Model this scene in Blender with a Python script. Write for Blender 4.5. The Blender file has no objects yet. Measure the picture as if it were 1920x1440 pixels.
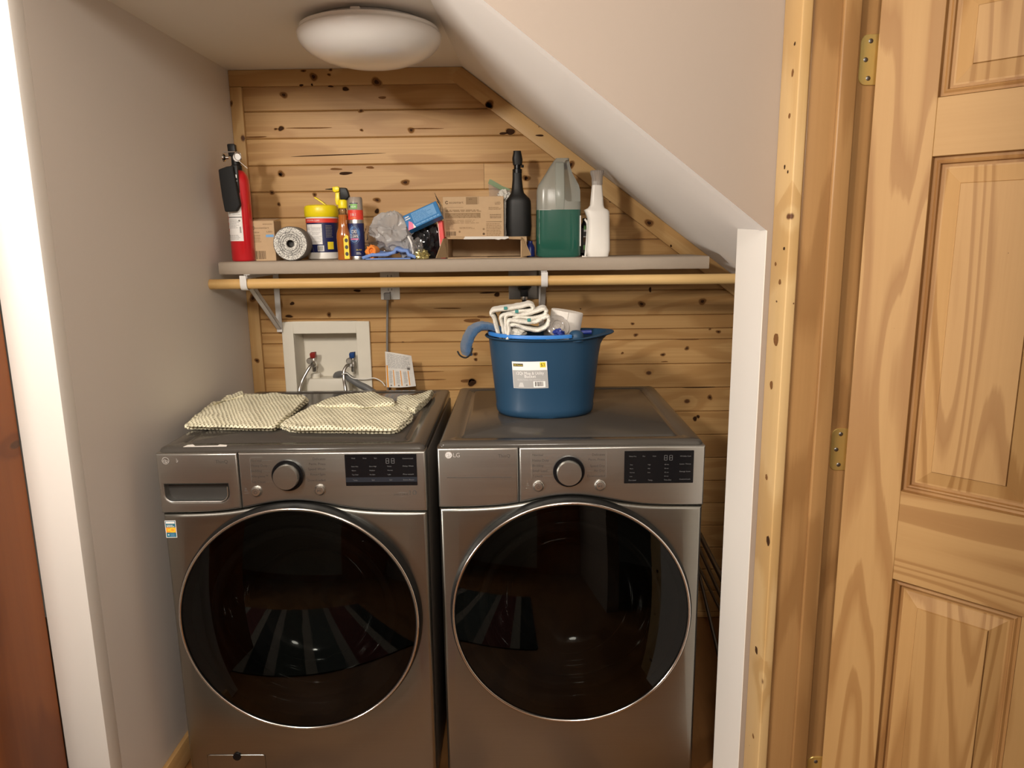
import bpy, bmesh, math, random
from mathutils import Vector, Matrix, noise
PI = math.pi
S = bpy.context.scene
COL = S.collection
random.seed(7)

# ---------------------------------------------------------------- camera, world, lamps, exposure
CAMPOS = Vector((0, 0, 1.4952)); FPX = 1376.65
RT = Vector((0.999886757, 0.008327987, -0.012534674)); UP = Vector((0.010686952, 0.193484786, 0.981045069)); FW = Vector((-0.010595400, 0.981067929, -0.193373874))
cd = bpy.data.cameras.new('camera'); cam = bpy.data.objects.new('camera', cd); COL.objects.link(cam)
cd.sensor_fit = 'HORIZONTAL'; cd.sensor_width = 36; cd.lens = FPX/1920*36; cd.clip_start = .02
m = Matrix((RT, UP, -FW)).transposed().to_4x4(); m.translation = CAMPOS
cam.matrix_world = m; S.camera = cam
S.view_settings.view_transform = 'Standard'; S.view_settings.look = 'None'
S.view_settings.gamma = 1; S.view_settings.use_curve_mapping = False
S.view_settings.exposure = 0.0
W = bpy.data.worlds.new('world'); S.world = W; W.use_nodes = True
W.node_tree.nodes['Background'].inputs[0].default_value = (1, .84, .66, 1)
W.node_tree.nodes['Background'].inputs[1].default_value = .06

def area(name, loc, target, size, power, col):
    l = bpy.data.lights.new(name, 'AREA'); l.shape = 'DISK'; l.size = size; l.energy = power; l.color = col
    o = bpy.data.objects.new(name, l); COL.objects.link(o); o.location = loc
    o.rotation_euler = (Vector(target)-Vector(loc)).to_track_quat('-Z', 'Y').to_euler(); return o
LC = (1, .92, .815)
area('room_ceiling_lamp', (-1.10, .25, 2.17), (-.3, 2.2, 1.2), .2, 31, LC)
area('hall_ceiling_lamp', (-.02, -.75, 2.30), (-.4, 1.8, 1.3), .4, 35, LC)
area('added_side_fill', (-2.3, .05, 1.0), (.1, 1.9, 1.6), .35, 52, LC)  # unseen fill light added low at the left to brighten the sloped soffit

def at(px, py, y):                       # the point of the plane at depth y that a pixel of the photo shows
    d = (px-960)/FPX*RT-(py-720)/FPX*UP+FW
    return CAMPOS+d*(y/d.y)
def atz(px, py, z):
    d = (px-960)/FPX*RT-(py-720)/FPX*UP+FW
    return CAMPOS+d*((z-CAMPOS.z)/d.z)

# ---------------------------------------------------------------- materials
MATS = {}
class NT:
    def __init__(s, name):
        s.m = bpy.data.materials.new(name); s.m.use_nodes = True; s.t = s.m.node_tree; s.t.nodes.clear()
        s.out = s.n('ShaderNodeOutputMaterial')
    def n(s, typ, **kw):
        nd = s.t.nodes.new(typ)
        for k, v in kw.items():
            if k.startswith('i_'): nd.inputs[k[2:].replace('_', ' ')].default_value = v
            else: setattr(nd, k, v)
        return nd
    def l(s, a, b): s.t.links.new(a, b)
    def math(s, op, a, b=None, c=None, clamp=False):
        nd = s.n('ShaderNodeMath', operation=op, use_clamp=clamp)
        for i, v in enumerate((a, b, c)):
            if v is None: continue
            if isinstance(v, (int, float)): nd.inputs[i].default_value = v
            else: s.l(v, nd.inputs[i])
        return nd.outputs[0]
    def vmul(s, v, k):
        nd = s.n('ShaderNodeVectorMath', operation='MULTIPLY'); s.l(v, nd.inputs[0]); nd.inputs[1].default_value = k; return nd.outputs[0]
    def noise(s, v, scale, detail=3, rough=.5, out=0):
        nd = s.n('ShaderNodeTexNoise'); nd.inputs['Scale'].default_value = scale; nd.inputs['Detail'].default_value = detail; nd.inputs['Roughness'].default_value = rough
        if v is not None: s.l(v, nd.inputs['Vector'])
        return nd.outputs[out]
    def ramp(s, f, stops, interp='LINEAR'):
        nd = s.n('ShaderNodeValToRGB'); cr = nd.color_ramp; cr.interpolation = interp
        while len(cr.elements) < len(stops): cr.elements.new(.5)
        for e, (p, c) in zip(cr.elements, stops): e.position = p; e.color = (*c, 1) if len(c) == 3 else c
        s.l(f, nd.inputs[0]); return nd.outputs[0]
    def mix(s, f, a, b, mode='MIX'):
        nd = s.n('ShaderNodeMix', data_type='RGBA', blend_type=mode)
        for i, v in ((0, f), (6, a), (7, b)):
            if isinstance(v, (int, float)): nd.inputs[i].default_value = v
            elif isinstance(v, tuple): nd.inputs[i].default_value = (*v, 1)
            else: s.l(v, nd.inputs[i])
        return nd.outputs[2]
    def bsdf(s, col=None, rough=.5, metal=0, **kw):
        b = s.n('ShaderNodeBsdfPrincipled')
        if isinstance(col, tuple): b.inputs['Base Color'].default_value = (*col, 1)
        elif col is not None: s.l(col, b.inputs['Base Color'])
        if isinstance(rough, (int, float)): b.inputs['Roughness'].default_value = rough
        else: s.l(rough, b.inputs['Roughness'])
        b.inputs['Metallic'].default_value = metal
        for k, v in kw.items(): b.inputs[k.replace('_', ' ')].default_value = v
        s.l(b.outputs[0], s.out.inputs[0]); return b
    def bump(s, b, h, strength=.3, dist=.001):
        nd = s.n('ShaderNodeBump'); nd.inputs['Strength'].default_value = strength; nd.inputs['Distance'].default_value = dist
        s.l(h, nd.inputs['Height']); s.l(nd.outputs[0], b.inputs['Normal'])
def objco(t): return t.n('ShaderNodeTexCoord').outputs['Object']

def plain(name, col, rough=.5, metal=0, var=.06, bump=0, bscale=300, nscale=18, **kw):
    t = NT(name); co = objco(t)
    f = t.noise(co, nscale, 4)
    c = t.mix(f, tuple(x*(1-var) for x in col), tuple(min(1, x*(1+var)) for x in col))
    b = t.bsdf(c, rough, metal, **kw)
    if bump: t.bump(b, t.noise(co, bscale, 3), bump, .001)
    return t.m

def wood(name, light, dark, fig=9, knots=.5, rough=.42, sharp=.5, kscale=4.2, stretch=.16, streak=.35, tone=.25):
    t = NT(name)
    g = t.n('ShaderNodeAttribute', attribute_name='grain').outputs['Vector']
    sep = t.n('ShaderNodeSeparateXYZ'); t.l(g, sep.inputs[0])
    # knots: cells in the plane of the board
    kv = t.n('ShaderNodeTexVoronoi', feature='F1', voronoi_dimensions='2D'); kv.inputs['Scale'].default_value = 1
    cv = t.n('ShaderNodeCombineXYZ'); t.l(t.math('MULTIPLY', sep.outputs[0], kscale), cv.inputs[0]); t.l(t.math('MULTIPLY', sep.outputs[1], kscale*1.35), cv.inputs[1])
    kn = t.noise(t.vmul(g, (1, 1, 1)), 60, 2); 
    t.l(cv.outputs[0], kv.inputs['Vector'])
    d = t.math('ADD', t.math('DIVIDE', kv.outputs['Distance'], kscale), t.math('MULTIPLY', t.math('SUBTRACT', kn, .5), .006))
    sc = t.n('ShaderNodeSeparateColor'); t.l(kv.outputs['Color'], sc.inputs[0])
    rad = t.math('MULTIPLY', t.math('MAXIMUM', t.math('SUBTRACT', sc.outputs[0], 1-knots), 0), .014/max(knots, .01))
    kmask = t.math('MULTIPLY', t.math('SUBTRACT', 1, t.math('DIVIDE', d, t.math('ADD', rad, .0001)), clamp=True), 2.2, clamp=True)
    halo = t.math('MULTIPLY', t.math('EXPONENT', t.math('MULTIPLY', d, -38)), t.math('MULTIPLY', rad, 60))
    # flowing growth-ring contours
    n1 = t.noise(t.vmul(g, (stretch*7, 5.5, 3)), 1.0, 2, .45)
    n2 = t.noise(t.vmul(g, (.7, 60, 20)), 1.0, 3, .6)
    ph = t.math('ADD', t.math('MULTIPLY', n1, fig), t.math('ADD', t.math('MULTIPLY', halo, 1.6), t.math('MULTIPLY', n2, .35)))
    fr = t.math('FRACT', ph)
    ring = t.ramp(fr, [(0, (0, 0, 0)), (.52-.2*sharp, (.10, .10, .10)), (.60, (.9, .9, .9)), (.82, (.75, .75, .75)), (.86+.1*(1-sharp), (0, 0, 0))])
    n3 = t.noise(t.vmul(g, (1.3, 160, 60)), 1.0, 3, .65)
    col = t.mix(t.math('MULTIPLY', ring, .88), light, dark)
    col = t.mix(t.math('MULTIPLY', t.math('SUBTRACT', n3, .35, clamp=True), streak*2), col, dark)
    lowf = t.noise(t.vmul(g, (.9, 3, 3)), 1.0, 2)
    col = t.mix(t.math('MULTIPLY', t.math('SUBTRACT', lowf, .42, clamp=True), tone*6, clamp=True), col, tuple(x*.78 for x in dark))
    at_ = t.n('ShaderNodeAttribute', attribute_name='tone').outputs['Fac']
    col = t.mix(t.math('MULTIPLY', t.math('ADD', at_, 0), .5), col, tuple(x*.8 for x in dark))
    col = t.mix(t.math('MULTIPLY', halo, .35, clamp=True), col, tuple(x*.55 for x in dark))
    kcol = t.mix(kn, (.045, .018, .008), (.16, .065, .025))
    col = t.mix(kmask, col, kcol)
    b = t.bsdf(col, rough, 0, Specular_IOR_Level=.25)
    t.bump(b, t.math('ADD', n3, t.math('MULTIPLY', ring, .5)), .12, .0006)
    return t.m

MP = {}
def M(k): return MP[k]
MP['pine_wall'] = wood('pine_wall', (.60, .37, .155), (.42, .225, .08), fig=6, knots=.28, sharp=.3, kscale=3.2, streak=.75, tone=.2)
MP['pine_trim'] = wood('pine_trim', (.60, .39, .175), (.46, .265, .10), fig=3, knots=.3, sharp=.2, kscale=4.5, streak=.3, tone=.06)
MP['pine_casing'] = wood('pine_casing', (.56, .385, .185), (.43, .26, .10), fig=3, knots=.5, sharp=.2, kscale=7, streak=.2, tone=.03)
MP['pine_door'] = wood('pine_door', (.385, .226, .088), (.25, .122, .038), fig=13, knots=0, sharp=.75, stretch=.09, streak=.14, tone=.05, rough=.5)
MP['pine_panel'] = wood('pine_panel', (.40, .232, .09), (.255, .126, .04), fig=22, knots=0, sharp=.7, stretch=.055, streak=.16, tone=.05, rough=.5)
MP['pine_mould_shaded'] = wood('pine_mould_shaded', (.33, .175, .062), (.21, .095, .03), fig=3, knots=0, sharp=.4, streak=.2, tone=.05, rough=.5)  # door wood darkened so the mouldings carry their shade in the colour
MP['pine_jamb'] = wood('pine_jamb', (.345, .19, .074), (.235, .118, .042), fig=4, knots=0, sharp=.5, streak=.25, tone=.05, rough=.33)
MP['log_wood'] = wood('log_wood', (.33, .10, .018), (.19, .052, .009), fig=2.5, knots=.25, sharp=.2, kscale=3, streak=.35, tone=.15)
MP['rod_wood'] = wood('rod_wood', (.68, .46, .20), (.55, .33, .12), fig=3, knots=0, sharp=.3, streak=.3, tone=.03)
MP['floor_wood'] = wood('floor_wood', (.26, .12, .042), (.15, .062, .018), fig=5, knots=.1, streak=.4)
MP['knot'] = plain('knot', (.045, .020, .009), .8, var=.5, nscale=160, Specular_IOR_Level=.1)
MP['knot_brown'] = plain('knot_brown', (.175, .080, .028), .8, var=.35, nscale=220, Specular_IOR_Level=.1)
MP['knot_halo'] = plain('knot_halo', (.34, .185, .068), .7, var=.2, nscale=160, Specular_IOR_Level=.15)
MP['taupe_paint'] = plain('taupe_paint', (.66, .61, .565), .55, var=.02, bump=.06, bscale=220, nscale=3)
MP['tan_paint'] = plain('tan_paint', (.30, .242, .197), .6, var=.02, bump=.06, bscale=220, nscale=3)
MP['white_paint'] = plain('white_paint', (.76, .73, .69), .5, var=.015, bump=.05, bscale=260, nscale=3)
MP['soffit_paint'] = plain('soffit_paint', (.83, .81, .79), .6, var=.02, bump=.05, bscale=200, nscale=3)
MP['ceiling_paint'] = plain('ceiling_paint', (.82, .79, .74), .65, var=.02, nscale=3)
MP['green_paint'] = plain('green_paint', (.42, .42, .36), .6, var=.03)

def steel(name, col, rough, an=.55):
    t = NT(name); co = objco(t)
    f = t.noise(t.vmul(co, (3, 3, 420)), 1, 3)
    b = t.bsdf(t.mix(f, tuple(x*.94 for x in col), tuple(x*1.06 for x in col)), t.math('ADD', t.math('MULTIPLY', f, .08), rough-.04), 1.0)
    return t.m
MP['graphite_steel'] = steel('graphite_steel', (.31, .305, .28), .30)
MP['graphite_fascia'] = steel('graphite_fascia', (.42, .415, .395), .36)
MP['lid_paint'] = plain('lid_paint', (.060, .053, .046), .17, var=.04, Specular_IOR_Level=.28)
MP['cabinet_paint'] = plain('cabinet_paint', (.12, .105, .09), .4)
MP['seam_dark'] = plain('seam_dark', (.03, .027, .024), .6)
MP['black_plastic'] = plain('black_plastic', (.008, .0078, .0075), .45, Specular_IOR_Level=.3)
MP['black_gloss'] = plain('black_gloss', (.006, .006, .007), .2, Specular_IOR_Level=.25)
MP['black_cloth'] = plain('black_cloth', (.008, .008, .0085), .8, bump=.4, bscale=500)
MP['chrome'] = plain('chrome', (.72, .70, .68), .14, 1)
MP['satin_metal'] = plain('satin_metal', (.55, .53, .50), .32, 1)
MP['dark_metal'] = plain('dark_metal', (.22, .21, .20), .4, 1)
MP['bowl_dark'] = plain('bowl_dark', (.022, .023, .022), .1, Coat_Weight=1.0)
MP['brass'] = plain('brass', (.80, .62, .22), .38, .85, var=.1)
MP['print_dark'] = plain('print_dark', (.05, .045, .04), .6)
MP['print_grey'] = plain('print_grey', (.17, .155, .14), .6)
MP['print_light'] = plain('print_light', (.55, .54, .53), .5)
MP['print_dim'] = plain('print_dim', (.13, .13, .135), .5)
MP['print_white'] = plain('print_white', (.85, .83, .80), .5)
MP['logo_silver'] = plain('logo_silver', (.80, .79, .77), .25, .6)
MP['navy_bar'] = plain('navy_bar', (.018, .022, .03), .2)
MP['white_plastic'] = plain('white_plastic', (.78, .75, .70), .35, var=.02)
MP['bottle_white'] = plain('bottle_white', (.80, .77, .72), .33, var=.02, Subsurface_Weight=.0)
MP['offwhite_plastic'] = plain('offwhite_plastic', (.70, .655, .56), .45, var=.03)
MP['white_metal'] = plain('white_metal', (.66, .64, .62), .35)
MP['kraft'] = plain('kraft', (.50, .345, .20), .8, var=.07, nscale=60, bump=.1)
MP['kraft_dark'] = plain('kraft_dark', (.33, .22, .115), .85, var=.07, nscale=60)
MP['kraft_print'] = plain('kraft_print', (.27, .175, .09), .85)
MP['kraft_ink'] = plain('kraft_ink', (.12, .07, .035), .85)
MP['kraft_white'] = plain('kraft_white', (.80, .77, .72), .8)
MP['shelf_paper'] = plain('shelf_paper', (.345, .285, .225), .7, var=.05, nscale=40, bump=.15, bscale=60)
MP['red_paint'] = plain('red_paint', (.55, .008, .016), .3, var=.03, Coat_Weight=.6)
MP['red_print'] = plain('red_print', (.72, .05, .03), .45)
MP['red_box'] = plain('red_box', (.74, .06, .055), .45, var=.12, nscale=30)
MP['label_white'] = plain('label_white', (.82, .80, .78), .5, var=.02)
MP['label_grey'] = plain('label_grey', (.36, .355, .35), .5)
MP['yellow_plastic'] = plain('yellow_plastic', (.86, .70, .01), .35, var=.03)
MP['yellow_print'] = plain('yellow_print', (.85, .66, .03), .45)
MP['navy_print'] = plain('navy_print', (.012, .017, .085), .4)
MP['blue_print'] = plain('blue_print', (.06, .16, .40), .4)
MP['blue_glow_print'] = plain('blue_glow_print', (.16, .30, .55), .4)
MP['pink_print'] = plain('pink_print', (.75, .20, .35), .45)
MP['green_print'] = plain('green_print', (.20, .48, .12), .45)
MP['orange_print'] = plain('orange_print', (.88, .36, .04), .45)
MP['teal_print'] = plain('teal_print', (.03, .17, .24), .45)
MP['carton_blue'] = plain('carton_blue', (.025, .17, .42), .4, var=.05)
MP['carton_pale'] = plain('carton_pale', (.50, .42, .47), .5, var=.3, nscale=40)
MP['carton_lightblue'] = plain('carton_lightblue', (.14, .33, .60), .45)
MP['bucket_blue'] = plain('bucket_blue', (.016, .052, .104), .42, var=.03, Specular_IOR_Level=.3)
MP['handle_blue'] = plain('handle_blue', (.03, .19, .58), .4, var=.03)
MP['deep_blue'] = plain('deep_blue', (.018, .035, .22), .35, var=.1)
MP['hose_grey'] = plain('hose_grey', (.13, .13, .13), .45)
MP['cord_grey'] = plain('cord_grey', (.20, .185, .17), .5)
MP['valve_red'] = plain('valve_red', (.28, .02, .015), .45)
MP['valve_blue'] = plain('valve_blue', (.015, .06, .22), .45)
MP['paper'] = plain('paper', (.76, .73, .69), .75, var=.03)
MP['paper_roll'] = plain('paper_roll', (.78, .74, .69), .85, bump=.3, bscale=150)
MP['orange_cloth'] = plain('orange_cloth', (.85, .26, .04), .85, bump=.5, bscale=250, nscale=60)
MP['blue_cloth'] = plain('blue_cloth', (.17, .28, .62), .9, bump=.6, bscale=300, nscale=90, var=.15)
MP['white_thread'] = plain('white_thread', (.75, .73, .68), .8)
MP['plate_steel'] = plain('plate_steel', (.42, .41, .39), .35, 1)
MP['dome_glass'] = plain('dome_glass', (.92, .91, .89), .25, var=.01, Coat_Weight=.3)
MP['teal_tag'] = plain('teal_tag', (.03, .20, .19), .7)
MP['pouch_foil'] = plain('pouch_foil', (.50, .44, .20), .2, .8, var=.6, nscale=70)

def clear(name, tint, fres=1.45, rough=.03, haze=0, hazecol=(.8, .8, .8)):
    t = NT(name); tr = t.n('ShaderNodeBsdfTransparent'); tr.inputs[0].default_value = (*tint, 1)
    gl = t.n('ShaderNodeBsdfGlossy'); gl.inputs['Roughness'].default_value = rough
    fr = t.n('ShaderNodeFresnel'); fr.inputs[0].default_value = fres
    base = tr.outputs[0]
    if haze:
        df = t.n('ShaderNodeBsdfDiffuse'); df.inputs[0].default_value = (*hazecol, 1)
        tl = t.n('ShaderNodeBsdfTranslucent'); tl.inputs[0].default_value = (*hazecol, 1)
        a = t.n('ShaderNodeMixShader'); a.inputs[0].default_value = .5; t.l(df.outputs[0], a.inputs[1]); t.l(tl.outputs[0], a.inputs[2])
        m2 = t.n('ShaderNodeMixShader'); m2.inputs[0].default_value = haze; t.l(base, m2.inputs[1]); t.l(a.outputs[0], m2.inputs[2]); base = m2.outputs[0]
    mx = t.n('ShaderNodeMixShader'); t.l(fr.outputs[0], mx.inputs[0]); t.l(base, mx.inputs[1]); t.l(gl.outputs[0], mx.inputs[2])
    t.l(mx.outputs[0], t.out.inputs[0]); return t.m
MP['tinted_glass'] = clear('tinted_glass', (.20, .205, .20), 1.38, .015)
MP['clear_plastic'] = clear('clear_plastic', (.90, .90, .90), 1.45, .08, .18)
MP['clear_cap'] = clear('clear_cap', (.80, .79, .77), 1.45, .12, .5, (.85, .79, .75))
MP['film'] = clear('film', (.93, .92, .91), 1.4, .12, .12)
MP['film_dark'] = clear('film_dark', (.55, .55, .56), 1.45, .12, .10, (.25, .25, .27))
MP['grey_bag'] = clear('grey_bag', (.85, .84, .83), 1.4, .25, .68, (.78, .765, .76))
MP['green_film'] = clear('green_film', (.60, .75, .45), 1.4, .2, .65, (.20, .36, .10))
MP['jug_plastic'] = clear('jug_plastic', (.84, .87, .84), 1.4, .22, .62, (.74, .76, .70))
def liquid(name, col, rough=.12):
    t = NT(name); b = t.bsdf(col, rough, 0, Coat_Weight=.4); return t.m
MP['green_liquid'] = liquid('green_liquid', (.014, .095, .068), .2)
t_ = NT('amber_liquid'); b_ = t_.bsdf(t_.mix(t_.noise(objco(t_), 14, 2), (.30, .075, .004), (.48, .14, .010)), .12, 0, Coat_Weight=.8)
MP['amber_liquid'] = t_.m
MP['amber_clear'] = clear('amber_clear', (.85, .75, .60), 1.45, .05, .25, (.55, .38, .2))

def terry(name, col, col2, scale=420, strength=.9):
    t = NT(name); co = objco(t); v = t.n('ShaderNodeTexVoronoi'); v.inputs['Scale'].default_value = scale; t.l(co, v.inputs['Vector'])
    b = t.bsdf(t.mix(t.noise(co, 90, 3), col2, col), .95, 0, Sheen_Weight=.3); t.bump(b, v.outputs['Distance'], strength, .002); return t.m
MP['terry_white'] = terry('terry_white', (.82, .79, .71), (.70, .67, .60))
MP['terry_blue'] = terry('terry_blue', (.05, .13, .26), (.02, .065, .16), 500)
t_ = NT('speckled_foam'); co_ = objco(t_); v_ = t_.n('ShaderNodeTexVoronoi'); v_.inputs['Scale'].default_value = 330; t_.l(co_, v_.inputs['Vector'])
cc_ = t_.ramp(t_.noise(co_, 360, 2), [(.36, (.16, .15, .14)), (.47, (.48, .47, .44)), (.58, (.78, .76, .71))])
b_ = t_.bsdf(cc_, .9); t_.bump(b_, v_.outputs['Distance'], .7, .002); MP['speckled_foam'] = t_.m
t2 = MP['speckled_foam'].copy(); MP['speckled_dark'] = t2
for n_ in t2.node_tree.nodes:
    if n_.type == 'VALTORGB':
        for e_, q_ in zip(n_.color_ramp.elements, (.08, .22, .45)): e_.color = (q_, q_*.97, q_*.92, 1)
MP['foam_grey'] = plain('foam_grey', (.17, .155, .14), .9, bump=.6, bscale=200, var=.2, nscale=120)

# open net weave of the laundry bags: round holes on a diagonal lattice
t_ = NT('net_cotton'); g_ = t_.n('ShaderNodeAttribute', attribute_name='weave').outputs['Vector']
s_ = t_.n('ShaderNodeSeparateXYZ'); t_.l(g_, s_.inputs[0])
k_ = 2*PI/.0115
a_ = t_.math('COSINE', t_.math('MULTIPLY', s_.outputs[0], k_))
c_ = t_.math('COSINE', t_.math('MULTIPLY', s_.outputs[1], k_))
hole_ = t_.math('GREATER_THAN', t_.math('MULTIPLY', a_, c_), .46)
cl_ = t_.mix(t_.noise(g_, 60, 3), (.84, .79, .57), (.90, .86, .67))
b_ = t_.bsdf(cl_, .9); t_.bump(b_, t_.math('MULTIPLY', a_, c_), .6, .002)
tr_ = t_.n('ShaderNodeBsdfTransparent'); mx_ = t_.n('ShaderNodeMixShader')
t_.l(hole_, mx_.inputs[0]); t_.l(b_.outputs[0], mx_.inputs[1]); t_.l(tr_.outputs[0], mx_.inputs[2]); t_.l(mx_.outputs[0], t_.out.inputs[0])
MP['net_cotton'] = t_.m
MP['net_under'] = plain('net_under', (.62, .57, .38), .9, var=.06)
# striped rug
t_ = NT('rug_stripes'); s_ = t_.n('ShaderNodeSeparateXYZ'); t_.l(objco(t_), s_.inputs[0])
f_ = t_.math('FRACT', t_.math('DIVIDE', t_.math('ADD', s_.outputs[0], 5), .9))
c_ = t_.ramp(f_, [(0, (.22, .20, .17)), (.07, (.03, .04, .03)), (.26, (.24, .22, .18)), (.33, (.055, .07, .065)), (.52, (.22, .20, .17)), (.59, (.10, .018, .015)), (.8, (.24, .22, .18)), (.87, (.014, .017, .014))], 'CONSTANT')
b_ = t_.bsdf(c_, .95); t_.bump(b_, t_.noise(objco(t_), 300, 2), .6, .003); MP['rug_stripes'] = t_.m

# ---------------------------------------------------------------- mesh helpers
def prop(o, label=None, cat=None, group=None, kind=None):
    if label: o['label'] = label
    if cat: o['category'] = cat
    if group: o['group'] = group
    if kind: o['kind'] = kind
    return o
def thing(name, label, cat, loc=(0, 0, 0), rotz=0, group=None):
    o = bpy.data.objects.new(name, None); COL.objects.link(o); o.location = loc; o.rotation_euler = (0, 0, rotz)
    o.empty_display_size = .02
    return prop(o, label, cat, group)
class MB:
    def __init__(s): s.v = []; s.f = []; s.mi = []; s.mats = []; s.g = {}; s.tone = {}; s.wv = {}
    def mat(s, m):
        if m not in s.mats: s.mats.append(m)
        return s.mats.index(m)
    def add(s, vs, fs, m=None, xf=None):
        b = len(s.v); s.v += [tuple(xf(v)) if xf else tuple(v) for v in vs]
        i = s.mat(m)
        for f in fs: s.f.append([b+k for k in f]); s.mi.append(i)
        return range(b, len(s.v))
    def box(s, a, b, m=None, xf=None):
        x0, y0, z0 = a; x1, y1, z1 = b
        return s.add([(x0, y0, z0), (x1, y0, z0), (x1, y1, z0), (x0, y1, z0), (x0, y0, z1), (x1, y0, z1), (x1, y1, z1), (x0, y1, z1)],
              [(0, 3, 2, 1), (4, 5, 6, 7), (0, 1, 5, 4), (1, 2, 6, 5), (2, 3, 7, 6), (3, 0, 4, 7)], m, xf)
    def loft(s, rings, m=None, cap=(True, True), closed=True, xf=None):
        n = len(rings[0]); vs = [p for r in rings for p in r]; fs = []
        for i in range(len(rings)-1):
            for j in range(n if closed else n-1):
                k = (j+1) % n; fs.append((i*n+j, i*n+k, (i+1)*n+k, (i+1)*n+j))
        if cap[0]: fs.append(tuple(reversed(range(n))))
        if cap[1]: fs.append(tuple(range((len(rings)-1)*n, len(rings)*n)))
        return s.add(vs, fs, m, xf)
    def lathe(s, prof, c=(0, 0, 0), n=40, axis='z', m=None, cap=(True, True), sx=1, sy=1, xf=None):
        rings = []
        for r, h in prof:
            ring = []
            for k in range(n):
                a = 2*PI*k/n; u, w = r*math.cos(a)*sx, r*math.sin(a)*sy
                p = {'z': (u, w, h), 'y': (u, h, -w), 'x': (h, u, w)}[axis]
                ring.append((c[0]+p[0], c[1]+p[1], c[2]+p[2]))
            rings.append(ring)
        return s.loft(rings, m, cap, xf=xf)
    def tube(s, pts, r, n=10, m=None, cap=(True, True), sub=0):
        P = [Vector(p) for p in pts]
        if sub:
            Q = []
            for i in range(len(P)-1):
                p0, p1, p2, p3 = P[max(i-1, 0)], P[i], P[i+1], P[min(i+2, len(P)-1)]
                for k in range(sub):
                    t = k/sub; Q.append(.5*((2*p1)+(p2-p0)*t+(2*p0-5*p1+4*p2-p3)*t*t+(3*p1-p0-3*p2+p3)*t**3))
            P = Q+[P[-1]]
        rings = []; up = None
        for i, p in enumerate(P):
            d = (P[min(i+1, len(P)-1)]-P[max(i-1, 0)]).normalized()
            if up is None: up = d.orthogonal().normalized()
            up = (up-d*up.dot(d)).normalized(); w = d.cross(up)
            rr = r(i/(len(P)-1)) if callable(r) else r
            rings.append([p+(up*math.cos(2*PI*k/n)+w*math.sin(2*PI*k/n))*rr for k in range(n)])
        return s.loft(rings, m, cap)
    def prism(s, poly, a, b, axis='y', m=None, xf=None):
        def P(u, w, h): return {'y': (u, h, w), 'z': (u, w, h), 'x': (h, u, w)}[axis]
        n = len(poly); vs = [P(u, w, a) for u, w in poly]+[P(u, w, b) for u, w in poly]
        fs = [tuple(range(n)), tuple(reversed(range(n, 2*n)))]+[(i, i+n, (i+1) % n+n, (i+1) % n) for i in range(n)]
        return s.add(vs, fs, m, xf)
    def build(s, name, m=None, parent=None, bevel=0, seg=2, smooth=40, grain=None, label=None, loc=None, solid=0, sub=0):
        me = bpy.data.meshes.new(name); me.from_pydata(s.v, [], s.f)
        ms = [x if x is not None else m for x in s.mats] or [m]
        for x in ms: me.materials.append(MP[x] if isinstance(x, str) else x)
        me.polygons.foreach_set('material_index', s.mi)
        if s.g:
            at_ = me.attributes.new('grain', 'FLOAT_VECTOR', 'POINT')
            at_.data.foreach_set('vector', [c for i in range(len(s.v)) for c in s.g.get(i, (0, 0, 0))])
            tn = me.attributes.new('tone', 'FLOAT', 'POINT'); tn.data.foreach_set('value', [s.tone.get(i, 0) for i in range(len(s.v))])
        if s.wv:
            at_ = me.attributes.new('weave', 'FLOAT_VECTOR', 'POINT')
            at_.data.foreach_set('vector', [c for i in range(len(s.v)) for c in s.wv.get(i, (0, 0, 0))])
        bm = bmesh.new(); bm.from_mesh(me)
        if not s.wv and not s.g: bmesh.ops.remove_doubles(bm, verts=bm.verts, dist=1e-6)
        bmesh.ops.recalc_face_normals(bm, faces=bm.faces)
        if bevel:
            es = [e for e in bm.edges if len(e.link_faces) == 2 and e.calc_face_angle(0) > math.radians(32)]
            bmesh.ops.bevel(bm, geom=es, offset=bevel, segments=seg, profile=.5, affect='EDGES', clamp_overlap=True)
        bm.to_mesh(me); bm.free()
        if grain:
            ax, seed = grain; rnd = random.Random(seed); off = (rnd.random()*20, rnd.random()*20, rnd.random()*20)
            o1, o2 = {0: (2, 1), 1: (2, 0), 2: (0, 1)}[ax]
            at_ = me.attributes.new('grain', 'FLOAT_VECTOR', 'POINT')
            at_.data.foreach_set('vector', [c for v in me.vertices for c in (v.co[ax]+off[0], v.co[o1]+off[1]+v.co[o2]*.35, v.co[o2]*.3+off[2])])
        if smooth:
            me.polygons.foreach_set('use_smooth', [True]*len(me.polygons)); me.set_sharp_from_angle(angle=math.radians(smooth))
        me.update()
        o = bpy.data.objects.new(name, me); COL.objects.link(o)
        if parent: o.parent = parent
        if loc is not None: o.location = loc
        if label: o['label'] = label
        if solid:
            md = o.modifiers.new('solid', 'SOLIDIFY'); md.thickness = solid; md.offset = 0
        if sub:
            md = o.modifiers.new('sub', 'SUBSURF'); md.levels = md.render_levels = sub
        return o
def merge(o, kb):                         # surface marks joined into the mesh they lie on
    me = o.data; base = len(me.materials); bm = bmesh.new(); bm.from_mesh(me); vs = [bm.verts.new(v) for v in kb.v]
    for f, mi in zip(kb.f, kb.mi):
        nf = bm.faces.new([vs[i] for i in f]); nf.material_index = base+mi
    bm.to_mesh(me); bm.free()
    for x in kb.mats: me.materials.append(MP[x])
def struct(o, label=None):
    o['kind'] = 'structure'
    if label: o['label'] = label
    return o

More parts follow.
